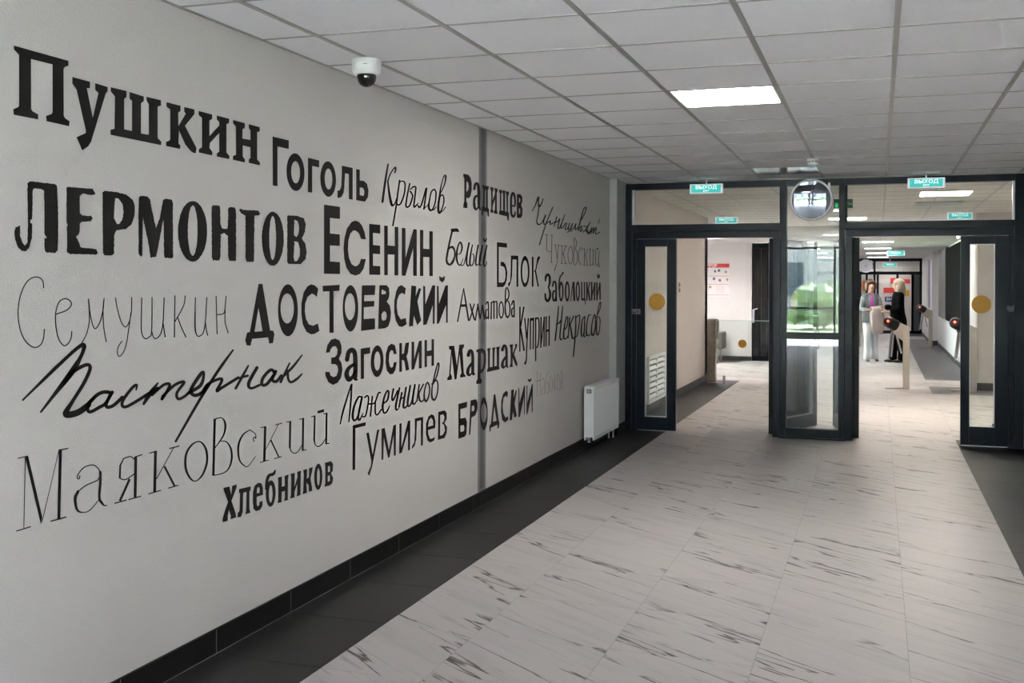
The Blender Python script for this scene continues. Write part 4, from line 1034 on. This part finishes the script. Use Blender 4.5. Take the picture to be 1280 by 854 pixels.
INK = r'''
W wall_lettering black_wall_print bold black slab-serif lettering at the top left of the wall
O 10 50 8
P 57,55 605,208 605,258 570,268 556,290 558,755 570,782 615,812 612,863 385,812 380,760 438,738 445,720 445,245 230,190 232,690 245,712 302,745 302,795 57,748 52,692 100,672 110,655 110,150 60,95
O 10 90 8
P 643,50 820,98 820,162 788,162 848,455 905,210 872,180 872,112 997,150 997,190 978,215 830,700 800,745 742,785 685,652 775,612 780,595 685,175 643,115
O 170 110 8
P -252,-8 -95,30 -95,90 -118,110 -118,412 -40,430 -40,130 -65,105 -65,40 78,85 78,130 50,155 50,455 128,468 128,165 105,125 105,88 250,122 250,178 217,185 217,500 255,540 250,572 -255,468 -255,418 -215,408 -210,85 -252,35
P 305,142 445,178 445,230 422,245 425,378 498,258 482,235 482,190 585,215 585,260 490,378 605,600 598,655 560,642 520,600 490,560 430,425 425,555 445,575 440,610 300,580 300,540 335,525 342,510 342,215 305,185
P 627,230 762,265 762,310 735,325 735,480 832,375 832,340 808,315 808,275 932,308 930,352 905,362 905,645 935,680 932,712 808,685 808,655 832,635 832,450 740,550 735,600 765,640 762,675 628,645 628,612 655,597 660,585 660,300 627,270
P 970,320 1088,352 1088,400 1065,412 1065,505 1145,520 1145,425 1128,400 1128,362 1238,392 1238,435 1212,440 1212,715 1240,745 1238,775 1128,748 1128,715 1145,700 1145,592 1068,575 1068,685 1090,715 1088,745 970,718 970,680 1000,668 1000,385 970,355
W wall_lettering black_wall_print bold sans-serif lettering right of the slab-serif name in the top row
O 330 160 8
P 85,85 248,125 248,210 135,185 135,583 88,575
E 315 442 90 188 316 443 44 110 .15
P 440,298 552,325 552,395 482,380 482,648 440,640
E 642 511 78 177 645 510 38 104 .15
P 778,377 887,400 887,718 848,710 848,462 811,452 803,590 795,650 775,690 750,700 735,697 735,625 752,628 765,610 772,580 778,460
P 922,410 958,418 958,525 1000,530 1030,560 1045,625 1040,690 1010,738 922,722 | 958,595 990,600 1003,625 1003,655 995,680 958,672
W wall_lettering black_wall_print large rough-edged stamped capitals below the top left name
O 10 220 8
R 3
P 195,70 215,52 400,72 480,85 492,100 500,300 503,520 498,750 470,770 380,765 365,740 362,625 390,620 362,575 365,400 360,150 335,130 260,125 247,150 243,430 222,440 225,470 243,480 240,620 215,715 180,752 140,752 100,715 72,640 65,560 75,515 120,497 122,600 145,670 170,695 195,660 198,480 195,200
P 585,120 600,108 850,130 875,180 850,192 750,178 718,200 720,370 745,395 835,400 845,425 830,455 735,460 720,480 715,575 680,610 710,660 725,710 750,718 880,730 900,770 885,788 620,780 590,760 588,510 600,490 585,470
P 945,165 965,150 1080,160 1180,185 1245,235 1270,300 1265,400 1240,480 1180,530 1085,545 1065,580 1060,780 1040,797 965,795 950,770 945,400 | 1070,225 1105,225 1145,280 1155,350 1145,430 1115,478 1090,480 1060,420
O 120 230 8
P 427,130 445,118 515,125 540,150 560,260 600,440 640,330 670,160 690,148 755,155 768,190 772,730 755,745 690,740 680,720 675,350 620,640 600,730 545,735 525,600 468,330 462,715 445,728 427,700 425,300
E 966 474 146 304 967 466 48 251
O 230 240 8
P 275,150 290,130 350,135 362,160 365,330 385,365 430,370 440,330 440,165 460,150 510,158 520,180 522,680 505,692 455,688 443,660 438,440 405,412 370,425 362,670 350,685 290,685 278,660
P 548,180 570,165 600,180 740,185 765,215 745,238 705,235 700,690 690,702 625,698 615,670 615,240 570,212
E 888 468 110 270 887 460 34 220
P 1032,245 1045,232 1140,240 1200,265 1218,320 1210,400 1180,465 1215,520 1228,600 1215,670 1170,722 1045,720 1032,700 | 1105,280 1135,290 1150,350 1145,420 1125,452 1100,430 | 1105,495 1140,500 1160,580 1155,650 1130,690 1105,695 1098,650
W wall_lettering black_wall_print large small-capital sans-serif lettering in the middle of the second row
O 390 250 8
P 120,47 280,70 280,190 180,180 180,335 278,345 278,460 180,455 180,615 280,622 280,742 120,738
P 540,395 525,320 500,255 470,220 432,207 395,222 350,285 325,380 315,480 322,590 345,680 385,740 435,757 480,740 515,690 540,592 490,590 475,635 450,660 425,662 395,640 370,580 360,500 365,400 385,335 415,305 440,308 470,335 490,390
P 572,238 683,250 683,337 610,330 610,450 682,458 682,543 610,538 610,658 683,662 683,750 572,748
P 722,255 758,260 758,455 828,462 828,268 863,272 863,755 825,755 825,548 758,545 758,752 722,752
P 898,278 935,283 935,580 1015,292 1048,295 1048,760 1012,758 1012,480 935,758 898,758
P 1080,298 1113,303 1113,487 1173,492 1173,312 1208,315 1208,762 1173,760 1173,573 1113,570 1113,760 1080,760
W wall_lettering black_wall_print slanted pen-script lettering in the top row with a long tail
O 470 195 9.489
S 22 143,98,16 110,300 77,545
S 13 232,138,20 210,150 165,225 138,310 ; 232,138,18 233,165,18 224,198,14
S 22 140,290,14 155,430 180,560,26 197,588,20 225,560,12 245,500,10
S 16 280,290 260,430 238,600 200,825 ; 270,330,10 300,300,12 335,308 345,350 335,450 300,550 272,582 250,570
S 16 400,330 372,460 355,580 368,607 400,585 430,500 432,460 405,420 ; 405,400,10 440,368 470,370 468,430 450,590 465,600 500,560,10 ; 500,590 515,612 545,560 600,375 568,630 ; 570,625,10 625,570,8
C 15 685,398 655,430 635,520 625,600,22 642,642,22 670,632 700,560 712,450 700,405 685,398
S 12 640,640 680,640 715,600,8
S 14 765,420,18 742,560,22 740,650,24 757,675,22 785,620,14 805,540,14 800,480 785,462 762,485,10 745,540,10 760,420 790,280,10 812,235 828,243,18 815,330 772,430,10
S 9 755,670 790,655 825,605
W wall_lettering black_wall_print condensed heavy slab-serif lettering crossing the joint strip in the top row
O 570 205 10.677
P 98,130 165,145 195,185 210,250 210,350 195,430 165,460 140,450 138,495 152,530 152,590 98,585 98,545 110,500 110,190 98,170 | 140,235 160,245 170,290 165,340 145,370 138,360
S 28 245,335 257,272 283,262 300,310,34 306,440,36 306,560 324,608,18 ; 292,425,24 256,440 242,500 250,585,30 275,605,22 300,560,14
P 352,280 438,300 438,335 425,345 425,585 440,600 440,705 422,700 415,640 365,630 355,690 340,685 345,580 360,560 365,345 352,320 | 387,345 403,350 403,585 378,575 385,450
P 460,305 500,315 500,355 490,365 490,480 520,400 518,360 510,320 555,330 555,370 545,380 545,625 553,640 553,670 508,660 508,625 520,610 520,470 490,560 490,615 500,625 500,655 460,645 460,615 470,600 468,360 460,345
P 575,340 615,350 615,385 605,395 605,620 628,625 628,400 620,385 620,350 660,358 655,400 655,632 675,640 672,410 665,400 665,362 708,372 705,410 695,420 695,640 708,655 705,755 688,755 680,700 575,675 575,640 585,620 585,390 575,380
S 24 735,545,18 785,560,18 785,450,22 762,388,28 738,440 735,560 738,660 762,702,28 785,680,20 788,640,14
P 812,400 860,405 885,440 885,500 870,550 888,600 885,690 860,725 812,718 | 840,450 855,460 858,500 840,520 | 840,590 856,600 856,660 840,665
W wall_lettering black_wall_print tiny fast handwriting with a long tail at the right end of the top row
O 655 235 11.39
S 13 115,330,9 160,250 205,130,20 205,200 215,265,22 250,220 270,155 ; 215,265 195,400 180,480 205,520,18 250,500 295,420,18 308,385 ; 305,385 280,480 290,520 325,490 ; 410,275 340,440 290,580 220,810 ; 330,500 375,470 372,518 430,490 ; 470,410 430,540 ; 430,490 480,480 510,440 480,560 500,575 540,500 ; 585,370,8 545,480 525,570 560,555 590,500
S 12 610,500 585,590 625,570 650,500 ; 650,500 630,590 670,570 690,510 ; 690,510 665,580 700,585 740,510 ; 740,510 730,595 770,560 ; 620,630 660,605 680,620 ; 885,275 850,300 800,480,16 770,600 ; 885,280 870,350 800,480 ; 770,610 800,560 825,545 800,620 840,590 ; 850,540 870,550 ; 840,630 880,590 900,540 ; 940,490 900,580 930,655 ; 880,600,18 915,655
S 11 925,655 970,560 945,650 1000,560 980,650 1030,560 1020,655 1080,630 ; 1075,440,7 1060,500
W wall_lettering black_wall_print pen-script lettering ending on the joint strip in the second row
O 550 275 12.2
P 158,140 200,130 255,126 275,135 292,168 285,185 230,180 178,190
S 24 185,170 155,300 122,460,26 100,600,26 115,660,30 150,682,26 190,645,34 222,560,20 222,470,22 190,415,32 150,425,26 122,462,16
S 20 265,525,10 310,510,16 336,430,22 325,360,22 305,342,20 275,400 255,500,26 255,600,26 275,668,20 305,690,16 335,640,10 350,590,8
S 16 320,690 370,660,12 440,350,18 ; 447,350,16 415,500,22 405,650,22 425,700,22 455,680,18 ; 495,380,14 468,520,20 455,650,24 470,695,18 500,680,16 520,600,14 512,530,12 490,520,10
S 18 580,385 548,600,22 552,690,18 590,670,10 ; 645,390 608,600,26 605,690,18 635,680,10 ; 715,390 672,600,26 672,700,18 700,690,12 715,640,8
S 14 665,280 685,328,22 710,285
W wall_lettering black_wall_print light sans-serif lettering right of the joint strip in the second row
O 612 295 12.2
P 112,95 265,112 265,180 140,168 140,708 200,712 230,690 242,620 242,540 225,480 195,460 168,462 168,395 205,395 240,430 262,500 270,560 262,670 240,740 205,780 112,780
P 325,298 437,302 437,778 410,775 410,362 350,360 342,600 325,700 308,750 285,780 283,712 300,710 315,680 322,560
E 540 542 68 238 540 546 44 174
L 22 657,318 657,775
S 16 752,328,32 738,362,28 722,430,16 705,515,14 ; 682,540,12 706,515,14
L 18 696,520 742,772
W wall_lettering thin_grey_wall_print thin pale-looking serif lettering below the tiny handwriting at the right
O 672 285 14.235
S 10 160,122 163,370 185,415 240,425 ; 255,130 245,610 ; 140,120 180,122 ; 235,128 270,132 ; 225,608 265,610
S 9 315,300 350,560 345,620 300,760,14 ; 300,298 325,298 ; 365,305,14 380,308,14 ; 375,310 350,560
S 10 432,320 430,630 ; 410,315 450,318 ; 415,630 450,632 ; 500,325 445,480 ; 460,440 495,630 ; 480,322 520,324 ; 485,635 525,636
C 10 585,330 550,400 540,500 560,620 585,640 615,600 625,480 610,370 585,330
C 10 650,190 648,400 645,640 690,640 708,560 705,450 680,390 665,370 690,300 682,215 650,190
S 10 795,400 770,350 735,420 730,540 755,640 785,640 ; 835,370 830,660 ; 890,380 845,500 ; 850,480 885,660 ; 815,370 845,370 ; 815,662 845,662 ; 870,668 900,668 ; 935,375 930,640 960,660 990,620 ; 990,385 985,665 ; 920,375 945,375 ; 975,385 1000,385 ; 1035,390 1030,640 1060,665 1090,620 ; 1095,400 1085,670 1110,668
L 26 1050,368 1078,372
W wall_lettering black_wall_print condensed bold lettering below the pale serif name at the right
O 672 335 15.06
S 36 148,245,22 158,165 190,125,40 225,165,36 230,270,34 205,370,24 ; 205,375,20 234,460,34 230,560,36 190,620,44 152,580,34 143,490,26
S 28 282,345,24 300,265 333,265 346,340 348,500 348,620 ; 338,440,20 300,440 285,530 300,615 330,600 346,540
S 22 478,88,26 460,125 425,170 408,260 404,400
E 444 445 46 190 445 450 18 130
E 558 442 47 194 560 445 19 135
S 14 668,270 645,420 625,622
L 34 676,262 692,622
E 757 441 42 189 757 440 16 130
P 818,262 842,262 845,570 872,572 870,265 893,265 895,575 905,600 900,690 888,690 885,615 820,612
L 24 930,265 930,612 ; 1018,265 1018,612 ; 1075,270 1070,610 ; 1114,270 1118,610 ; 1172,275 1178,600
S 18 985,270 945,420 ; 952,410,26 982,608,26
L 18 1075,290 1018,560 ; 1172,290 1118,560
S 18 1127,125 1145,185,30 1165,130
W wall_lettering black_wall_print tall light lettering crossing the joint strip in the third row
O 565 350 14.235
S 20 207,150,12 155,440 100,740 ; 207,150,12 250,430,26 295,722,24
P 155,435 252,430 255,478 148,482
S 20 320,425 360,570,28 400,708 ; 395,430 360,560 315,715 ; 460,430,12 440,560 415,718 ; 457,430 478,570,26 500,690 ; 500,690,16 540,450,16 ; 540,450 560,580,28 580,700
S 20 605,430 630,390 646,430 650,690 ; 640,520,12 610,540 600,610,22 612,690 645,640,14
S 20 700,400 696,692 ; 700,420,12 730,385 746,410 747,685 ; 748,410,12 780,382 798,420 800,680
E 876 534 49 156 876 532 28 122
S 18 975,350,26 1005,320 1012,220 980,140 955,180 948,350 948,560,22 970,650,24 995,662,26 1025,600 1030,480,20 1005,385 975,375 952,430,12
S 20 1062,440 1085,375 1104,400 1106,660 ; 1100,490,12 1068,520 1064,620,22 1082,655 1105,610,12
W wall_lettering black_wall_print thin monoline rounded handwriting at the left of the third row
O 10 335 7.425
S 9 330,185 325,130 300,95 250,85 190,115 140,190 105,300 93,430 110,560 150,660 205,720 260,738 305,710 330,650 337,570
S 9 445,430 540,395 585,350 580,310 535,285 480,310 450,380 440,470 450,580 475,670 520,722 560,700 585,650 592,590
S 8 685,695 730,610 755,480 748,290 ; 748,290 765,440 790,540 815,562 850,510 880,400 892,285 ; 892,285 882,400 890,560 912,685 ; 998,280 1015,380 1050,500 1090,548 1125,500 1145,400 1148,275 ; 1140,420 1120,570 1090,740 1040,820 1015,790 1025,730 1058,680
O 160 360 9.143
S 10 157,115 152,400 160,530 200,580 240,560 270,500 275,110 ; 270,490 290,560 320,578 370,530 400,400 413,115 ; 400,400 425,560 ; 537,90 530,562 ; 653,90 640,190 580,310 535,385 ; 565,330 610,450 662,562 ; 770,110 768,450 785,535 815,552 860,510 885,380 900,110 ; 885,380 892,460 910,540 ; 1007,95 1018,525 ; 1010,305 1080,298 1105,260 1120,95 ; 1110,250 1110,390 1145,515
W wall_lettering black_wall_print heavy brush-cut capitals in the middle of the third row
O 300 340 8.543
P 198,128 240,128 322,625 355,628 368,665 352,760 312,765 300,700 130,715 112,788 72,785 55,730 75,650 105,640 | 198,385 240,632 155,640
E 512 410 106 278 504 390 71 160
P 835,180 820,268 790,240 765,232 720,270 697,340 692,420 705,500 735,560 780,575 832,550 848,630 800,660 760,668 710,640 670,560 655,450 655,340 680,220 720,155 760,132 800,145
P 882,148 1065,138 1062,202 998,205 1000,650 955,650 955,207 885,210
O 430 335 9.143
E 74 462 89 265 69 443 59 153
P 205,200 360,197 352,308 232,312 230,380 348,378 345,440 228,450 225,585 355,577 355,700 195,720
P 405,197 490,198 515,230 520,300 510,350 488,385 525,430 538,510 530,600 505,670 470,690 390,698 | 432,245 478,270 478,298 428,302 | 455,495 480,505 490,545 480,590 450,605 430,585 428,530
P 707,232 695,305 660,285 630,310 608,370 603,450 615,530 650,590 705,573 717,645 665,675 625,665 590,600 573,500 575,380 595,270 620,215 655,195
P 770,200 825,208 820,320 855,230 882,238 840,385 882,600 838,655 798,548 790,665 742,668
P 905,205 928,210 930,415 1010,200 1042,198 1035,638 1015,640 1015,425 945,645 905,655
P 1062,205 1082,210 1085,410 1160,200 1188,198 1185,625 1168,630 1165,425 1085,635 1062,640
P 1088,92 1120,112 1153,92 1150,140 1122,168 1092,140
W wall_lettering black_wall_print big sweeping brush-script lettering in the fourth row at the left
O 20 425 7.111
S 26 60,535,14 300,300 480,130 560,62,28 597,45,34 605,70,32 575,150,28 500,280,46 330,500 222,640,16
S 28 420,400,14 500,290 600,230 650,225 655,270 600,390 500,550 442,650,46 475,665,50 560,640,48 640,580,44 650,560,30 720,490 775,465 825,465
S 26 845,470 800,560 740,600 660,640 637,615 655,560 700,510 ; 855,465 805,560 812,598 870,580 945,510
S 24 1068,445,12 1072,400,20 1030,430 955,530 945,585 985,592 1080,540 1190,470 1262,430 ; 1260,385,14 1190,480,34 1135,570,20
O 190 430 6.4
S 20 0,408 90,330 140,322 125,370 80,440,22 ; 85,420 180,330 258,305 200,390 210,440 260,420 300,385
S 24 300,388 390,330 415,240,18 395,235 330,330 310,385 345,412 400,390 440,340
S 20 648,50,12 560,170 480,290 380,450 190,780,16 ; 400,395 450,320 560,280 518,375 560,350 690,270
S 18 770,175,12 740,230 670,355 ; 690,275,12 765,255 ; 840,190,22 775,310,24 790,355 860,330
S 22 985,235 950,208 890,270 880,325 920,320 985,235 ; 990,220 962,285 995,300 1035,255
S 18 1100,155,12 1030,305 ; 1200,90,10 1130,180 1060,250 ; 1085,215 1090,280 1112,306 1160,280 1200,240,10
W wall_lettering black_wall_print bold sans-serif lettering in the middle of the fourth row
O 400 410 8
P 58,248 75,170 110,118 150,105 195,125 215,180 215,250 190,310 215,350 225,420 210,500 175,550 130,570 85,545 55,480 52,440 95,440 105,475 135,492 165,480 182,430 175,380 150,362 112,362 112,298 150,292 170,265 175,220 160,185 130,185 105,215 98,245
S 38 270,318,36 288,242 325,222,42 350,265,38 355,400 352,500 372,518,14 ; 345,362,26 290,400,32 266,460,40 288,515,42 325,490,28 352,430,20
P 408,208 502,193 502,255 440,265 440,508 408,512
E 572 333 64 158 573 332 31 95 -.1
P 768,258 740,265 730,230 712,222 695,250 688,330 700,385 715,400 730,385 738,345 768,342 755,420 730,460 700,465 670,430 655,350 658,260 680,185 715,157 750,175
P 793,152 820,150 820,260 838,255 855,150 892,145 880,250 865,285 880,340 892,420 858,428 842,330 820,320 820,438 793,440
P 915,140 942,137 942,310 990,130 1018,128 1018,402 988,407 988,240 942,412 915,418
P 1045,122 1070,120 1070,232 1115,222 1115,113 1140,112 1140,378 1115,382 1115,278 1070,285 1070,390 1045,393
W wall_lettering black_wall_print bracketed slab-serif lettering crossing the joint strip in the fourth row
O 550 410 10.67
P 118,242 190,238 225,500 258,225 320,218 320,255 300,285 318,605 342,640 340,652 268,664 270,630 285,600 262,350 220,685 195,690 155,350 142,610 160,650 158,690 98,700 98,665 120,640 148,300 120,280
S 34 378,365,40 395,308 425,318 437,400 438,600 462,615,16 ; 425,470,26 382,535 370,600,38 392,632,24 432,590,16
P 485,290 530,280 560,272 600,295 615,350 615,450 600,530 570,590 540,610 540,660 560,700 555,740 485,750 485,710 500,680 505,330 485,320 | 545,330 570,330 583,380 580,480 562,545 543,555
P 632,275 675,265 668,300 665,525 700,518 700,310 695,265 740,258 730,300 725,512 758,505 755,295 748,255 800,248 790,290 788,515 795,530 795,552 628,590 628,560 640,530 638,310 632,300
S 28 832,295,34 850,240 876,248 888,320 888,490 905,528,14 ; 878,385,22 840,445 832,510,34 850,530,22 885,490,14
P 930,222 975,218 970,255 970,340 1005,245 995,225 1030,208 1028,250 1005,300 990,350 1030,470 1033,510 1010,505 970,400 968,480 972,520 928,525 930,500 942,480 940,260 930,250
W wall_lettering black_wall_print large hairline didone lettering rising along the lower left
O 10 540 6.569
L 7 80,218 165,198
L 6 142,210 130,790
P 140,208 166,200 282,700 270,762
L 5 278,745 418,155
P 418,148 443,150 430,712 405,715
L 8 415,150 495,135 ; 68,815 188,778
L 9 350,735 480,698
S 8 590,360 585,385 570,378 578,345 625,292 695,272 740,300 765,350 ; 748,375 730,400 640,440 578,488
S 18 758,330 758,420 750,540 772,585 790,604,10 812,604,7
S 12 575,490,20 552,550,20 568,640,16 620,662,7 675,640,7 745,560,6
O 140 500 6.567
S 8 185,488 150,465 95,482
P 92,478 60,540 55,645 72,645 75,540 100,484
S 8 60,640 110,655 180,610
L 20 195,465 190,800
L 8 185,470 250,448 ; 135,820 240,790
L 17 145,650 65,830
L 9 20,850 120,822
L 20 357,420 350,755
L 8 308,438 368,420 ; 300,772 402,742
L 6 510,385 365,650
L 8 470,400 553,378 ; 462,725 545,700
L 15 430,545 515,710
C 13 705,342,8 650,375 608,450,16 605,560,17 640,640,14 685,667,7 740,620 778,520,15 775,420,16 745,360,12 705,342,8
L 17 843,160 832,622
S 8 838,160 900,148,7 930,200,15 915,290,11 845,395,6 ; 895,340,6 940,345,8 975,400,13 983,480,14 960,560,10 915,600,7 835,620,7
O 270 500 8.533
S 8 405,445 398,412 412,395 425,412 418,362 360,320 ; 360,320,8 290,370,14 245,460,18 237,560,18 255,650,14 310,708,9 350,700,7 420,605,6
L 22 525,285 515,655
L 8 475,297 530,283 ; 470,668 562,642 ; 630,268 705,248 ; 620,628 700,605
L 6 665,262 530,530
L 13 585,430 670,610
L 19 792,230 787,510
S 9 787,500,15 800,545 840,570 880,545 922,470,6
L 18 930,195 925,540
L 8 750,238 800,228 ; 888,208 938,195 ; 915,542 965,530 ; 1015,182 1060,168 ; 1145,150 1185,140 ; 1170,472 1210,462
L 15 1053,170 1047,430
S 9 1047,430,14 1060,480 1095,497 1140,460 1175,400,6
L 16 1180,138 1175,470
P 1082,118 1152,98 1152,130 1082,145
W wall_lettering black_wall_print condensed heavy slab-serif lettering at the very bottom
O 270 565 8
P 75,360 135,345 152,430 162,340 208,325 205,360 155,490 195,610 203,655 145,675 148,640 130,580 118,640 118,690 65,703 65,670 85,600 120,500 78,385
P 230,372 348,345 345,385 335,395 335,575 345,608 293,625 300,590 305,400 272,410 268,600 250,650 215,657 218,610 235,590 240,415 230,410
P 420,310 455,315 470,360 470,430 408,450 407,520 415,545 430,535 435,500 465,490 465,540 440,580 400,593 375,570 367,500 370,400 385,340 | 408,415 435,408 435,360 422,350 410,370
S 26 592,185,12 575,220 530,238 510,290 506,370
E 547 417 50 132 547 420 18 86 -.2
P 618,258 660,245 658,350 688,340 685,240 728,225 720,270 718,470 725,480 680,492 688,460 688,390 658,400 655,490 660,502 615,513 622,480 622,290
P 745,220 788,210 785,350 815,250 812,200 850,188 848,230 845,420 848,430 805,447 812,410 812,320 785,400 785,440 788,455 742,467 750,430 752,260
P 872,182 912,170 908,270 930,250 930,165 968,150 960,200 945,265 960,350 962,390 928,400 925,330 905,310 908,390 912,410 865,423 872,390 878,230
E 1023 249 41 131 1024 250 14 86 -.2
P 1088,110 1150,93 1170,120 1168,190 1150,215 1172,260 1165,310 1140,335 1083,350 1092,310 1092,150 | 1120,145 1138,140 1140,195 1120,205 | 1118,240 1138,235 1138,290 1118,300
W wall_lettering black_wall_print narrow pen-script lettering in the lower middle, below the bold sans-serif name
O 415 450 8.533
S 17 88,685,10 120,540 205,265,14 ; 210,262,16 200,450 180,660,12 ; 310,395,14 280,400 238,490,20 220,600,22 240,648,18 280,590 320,395 ; 320,395 280,600,18 295,640 330,570,8
S 14 350,400 380,382 390,430 360,590 330,605 ; 430,390 410,600 ; 515,350 495,355 460,450 430,468 385,470 ; 462,450 462,560 485,585 525,530
S 16 540,470,10 590,430 605,350 590,330 560,390 540,500,20 555,565 585,550 615,490,8
S 16 655,310 640,400 652,430 700,330 ; 720,300 682,480,20 688,535 715,510,8 ; 745,350 715,500 ; 720,430,10 760,400,10 ; 790,295 762,480,20 775,512 800,490 ; 835,275 808,440,20 815,495 850,450 885,265 ; 885,265 858,440,20 878,470 905,430,8
S 14 930,265 905,440 ; 975,260 925,360 ; 925,350 935,430,18 965,440 990,400,8
C 14 1015,240 987,330 985,410,18 1005,442,18 1033,380 1040,290 1015,240
S 13 1060,260,8 1110,190 1140,70 1130,35 1100,140 1070,280 1065,390,18 1090,428,18 1120,370 1130,270 1112,215 1080,260,8
W wall_lettering black_wall_print light upright sans-serif lettering rising at the lower middle
O 430 505 8.993
P 98,242 245,205 243,245 128,275 125,740 95,745
P 250,328 280,322 322,570 372,292 398,288 330,640 315,710 285,810 265,785 300,700 308,650
P 422,280 458,270 505,520 555,242 585,232 582,578 560,585 558,350 512,600 495,608 448,380 442,625 422,630
P 623,222 648,217 645,490 720,190 745,187 742,515 720,527 720,300 650,550 620,560
P 797,165 890,145 887,465 865,472 865,185 820,195 812,400 795,470 762,510 765,478 790,430 797,330
P 1025,272 945,295 950,350 970,395 1000,385 1022,370 1015,410 970,435 940,415 920,340 922,220 950,140 985,115 1015,135 1028,200 | 945,258 1002,240 1000,185 980,155 955,185
P 1060,90 1130,72 1155,100 1155,170 1130,215 1158,260 1155,330 1130,385 1055,405 | 1082,128 1115,118 1130,150 1122,195 1100,218 1125,240 1135,300 1112,345 1080,358
W wall_lettering black_wall_print heavy uneven capitals crossing the joint strip in the lowest row there
O 565 470 8.533
P 68,300 162,275 160,335 90,355 90,455 145,445 160,490 155,620 135,650 68,672 | 90,530 125,525 132,560 125,590 90,598
P 198,262 255,248 273,280 272,360 250,420 208,445 195,625 180,632 | 212,320 235,315 240,350 230,375 210,378
E 339 404 42 176 339 394 29 104
P 445,198 462,195 500,480 508,500 498,560 485,560 482,520 415,555 410,595 397,590 400,530 415,510 | 452,325 475,480 435,490
P 597,170 590,235 575,210 550,235 540,320 548,400 570,445 597,430 600,470 565,497 535,470 522,380 525,270 545,190 575,160
P 632,148 660,145 658,230 680,155 692,155 668,300 692,430 665,445 650,380 640,470 615,475
P 708,130 718,135 720,290 770,105 780,105 775,410 768,415 768,230 725,435 708,443
P 795,100 805,105 803,290 850,95 862,85 860,385 850,390 848,205 805,410 795,410
P 808,25 825,42 845,20 845,50 825,68 810,50
W wall_lettering black_wall_print very condensed light lettering right of the joint strip in the fourth row
O 640 375 10.05
L 14 100,85 98,650
L 15 150,85 105,350
L 18 108,355 152,640
S 14 160,235 172,360 185,480,18 ; 205,235 185,600 180,740 165,800,22
L 14 232,240 230,625 ; 270,225 265,620 ; 297,220 297,770 ; 365,215 362,600 ; 405,210 402,590 ; 430,205 428,585 ; 468,200 465,578
P 228,230 275,222 275,258 228,264
S 14 297,250 325,225 340,300 336,500 320,590 300,590
L 11 403,240 365,560
L 24 430,390 466,380
W wall_lettering black_wall_print slanted pen-script lettering at the right end of the fourth row
O 640 375 10.05
S 15 585,80,10 567,280 542,510 ; 637,80,10 620,260 603,440 610,500 640,480,8 ; 555,305,12 590,290 620,250
S 13 650,385 690,330 700,225 680,230 652,380,16 652,480,18 680,485 700,450,8 ; 725,220 705,480 ; 775,205 725,320 ; 730,310 745,400,18 762,485,18 790,460,8
S 12 800,200 798,400,16 770,710,14 ; 800,230 845,190 850,250 820,440 800,460 ; 910,210 882,260 870,400,18 878,460 905,400 915,210 ; 915,300 905,460 930,440,8 ; 985,190 960,200 937,330 937,430,18 965,448 990,420,8
C 12 1035,185 1005,300 1000,420,18 1022,440,18 1045,350 1047,230 1035,185
S 11 1060,220 1108,100 1115,30 1095,60 1070,200 1060,380,16 1072,440,16 1095,400 1107,260 1090,210
W wall_lettering thin_grey_wall_print very faint hairline lettering above the radiator
O 660 460 21.333
S 6 240,80 240,760 ; 330,130 330,740 ; 240,355,12 330,320,12 ; 370,300 420,290 440,420 440,700 ; 440,480 380,560 370,680 410,710 440,650 ; 560,90 505,170 480,330 475,560 490,660 530,680 555,560 540,400 500,390
C 6 610,230 575,330 575,560 610,640 645,540 650,340 610,230
S 6 700,150 700,590 ; 760,180 700,430 ; 700,430 750,600 ; 800,160 780,400 800,580 850,560 850,400 810,180
S 6 880,60 880,570 ; 880,570 930,560 935,420 885,380 930,330 925,180 880,100
'''
build_words(INK)
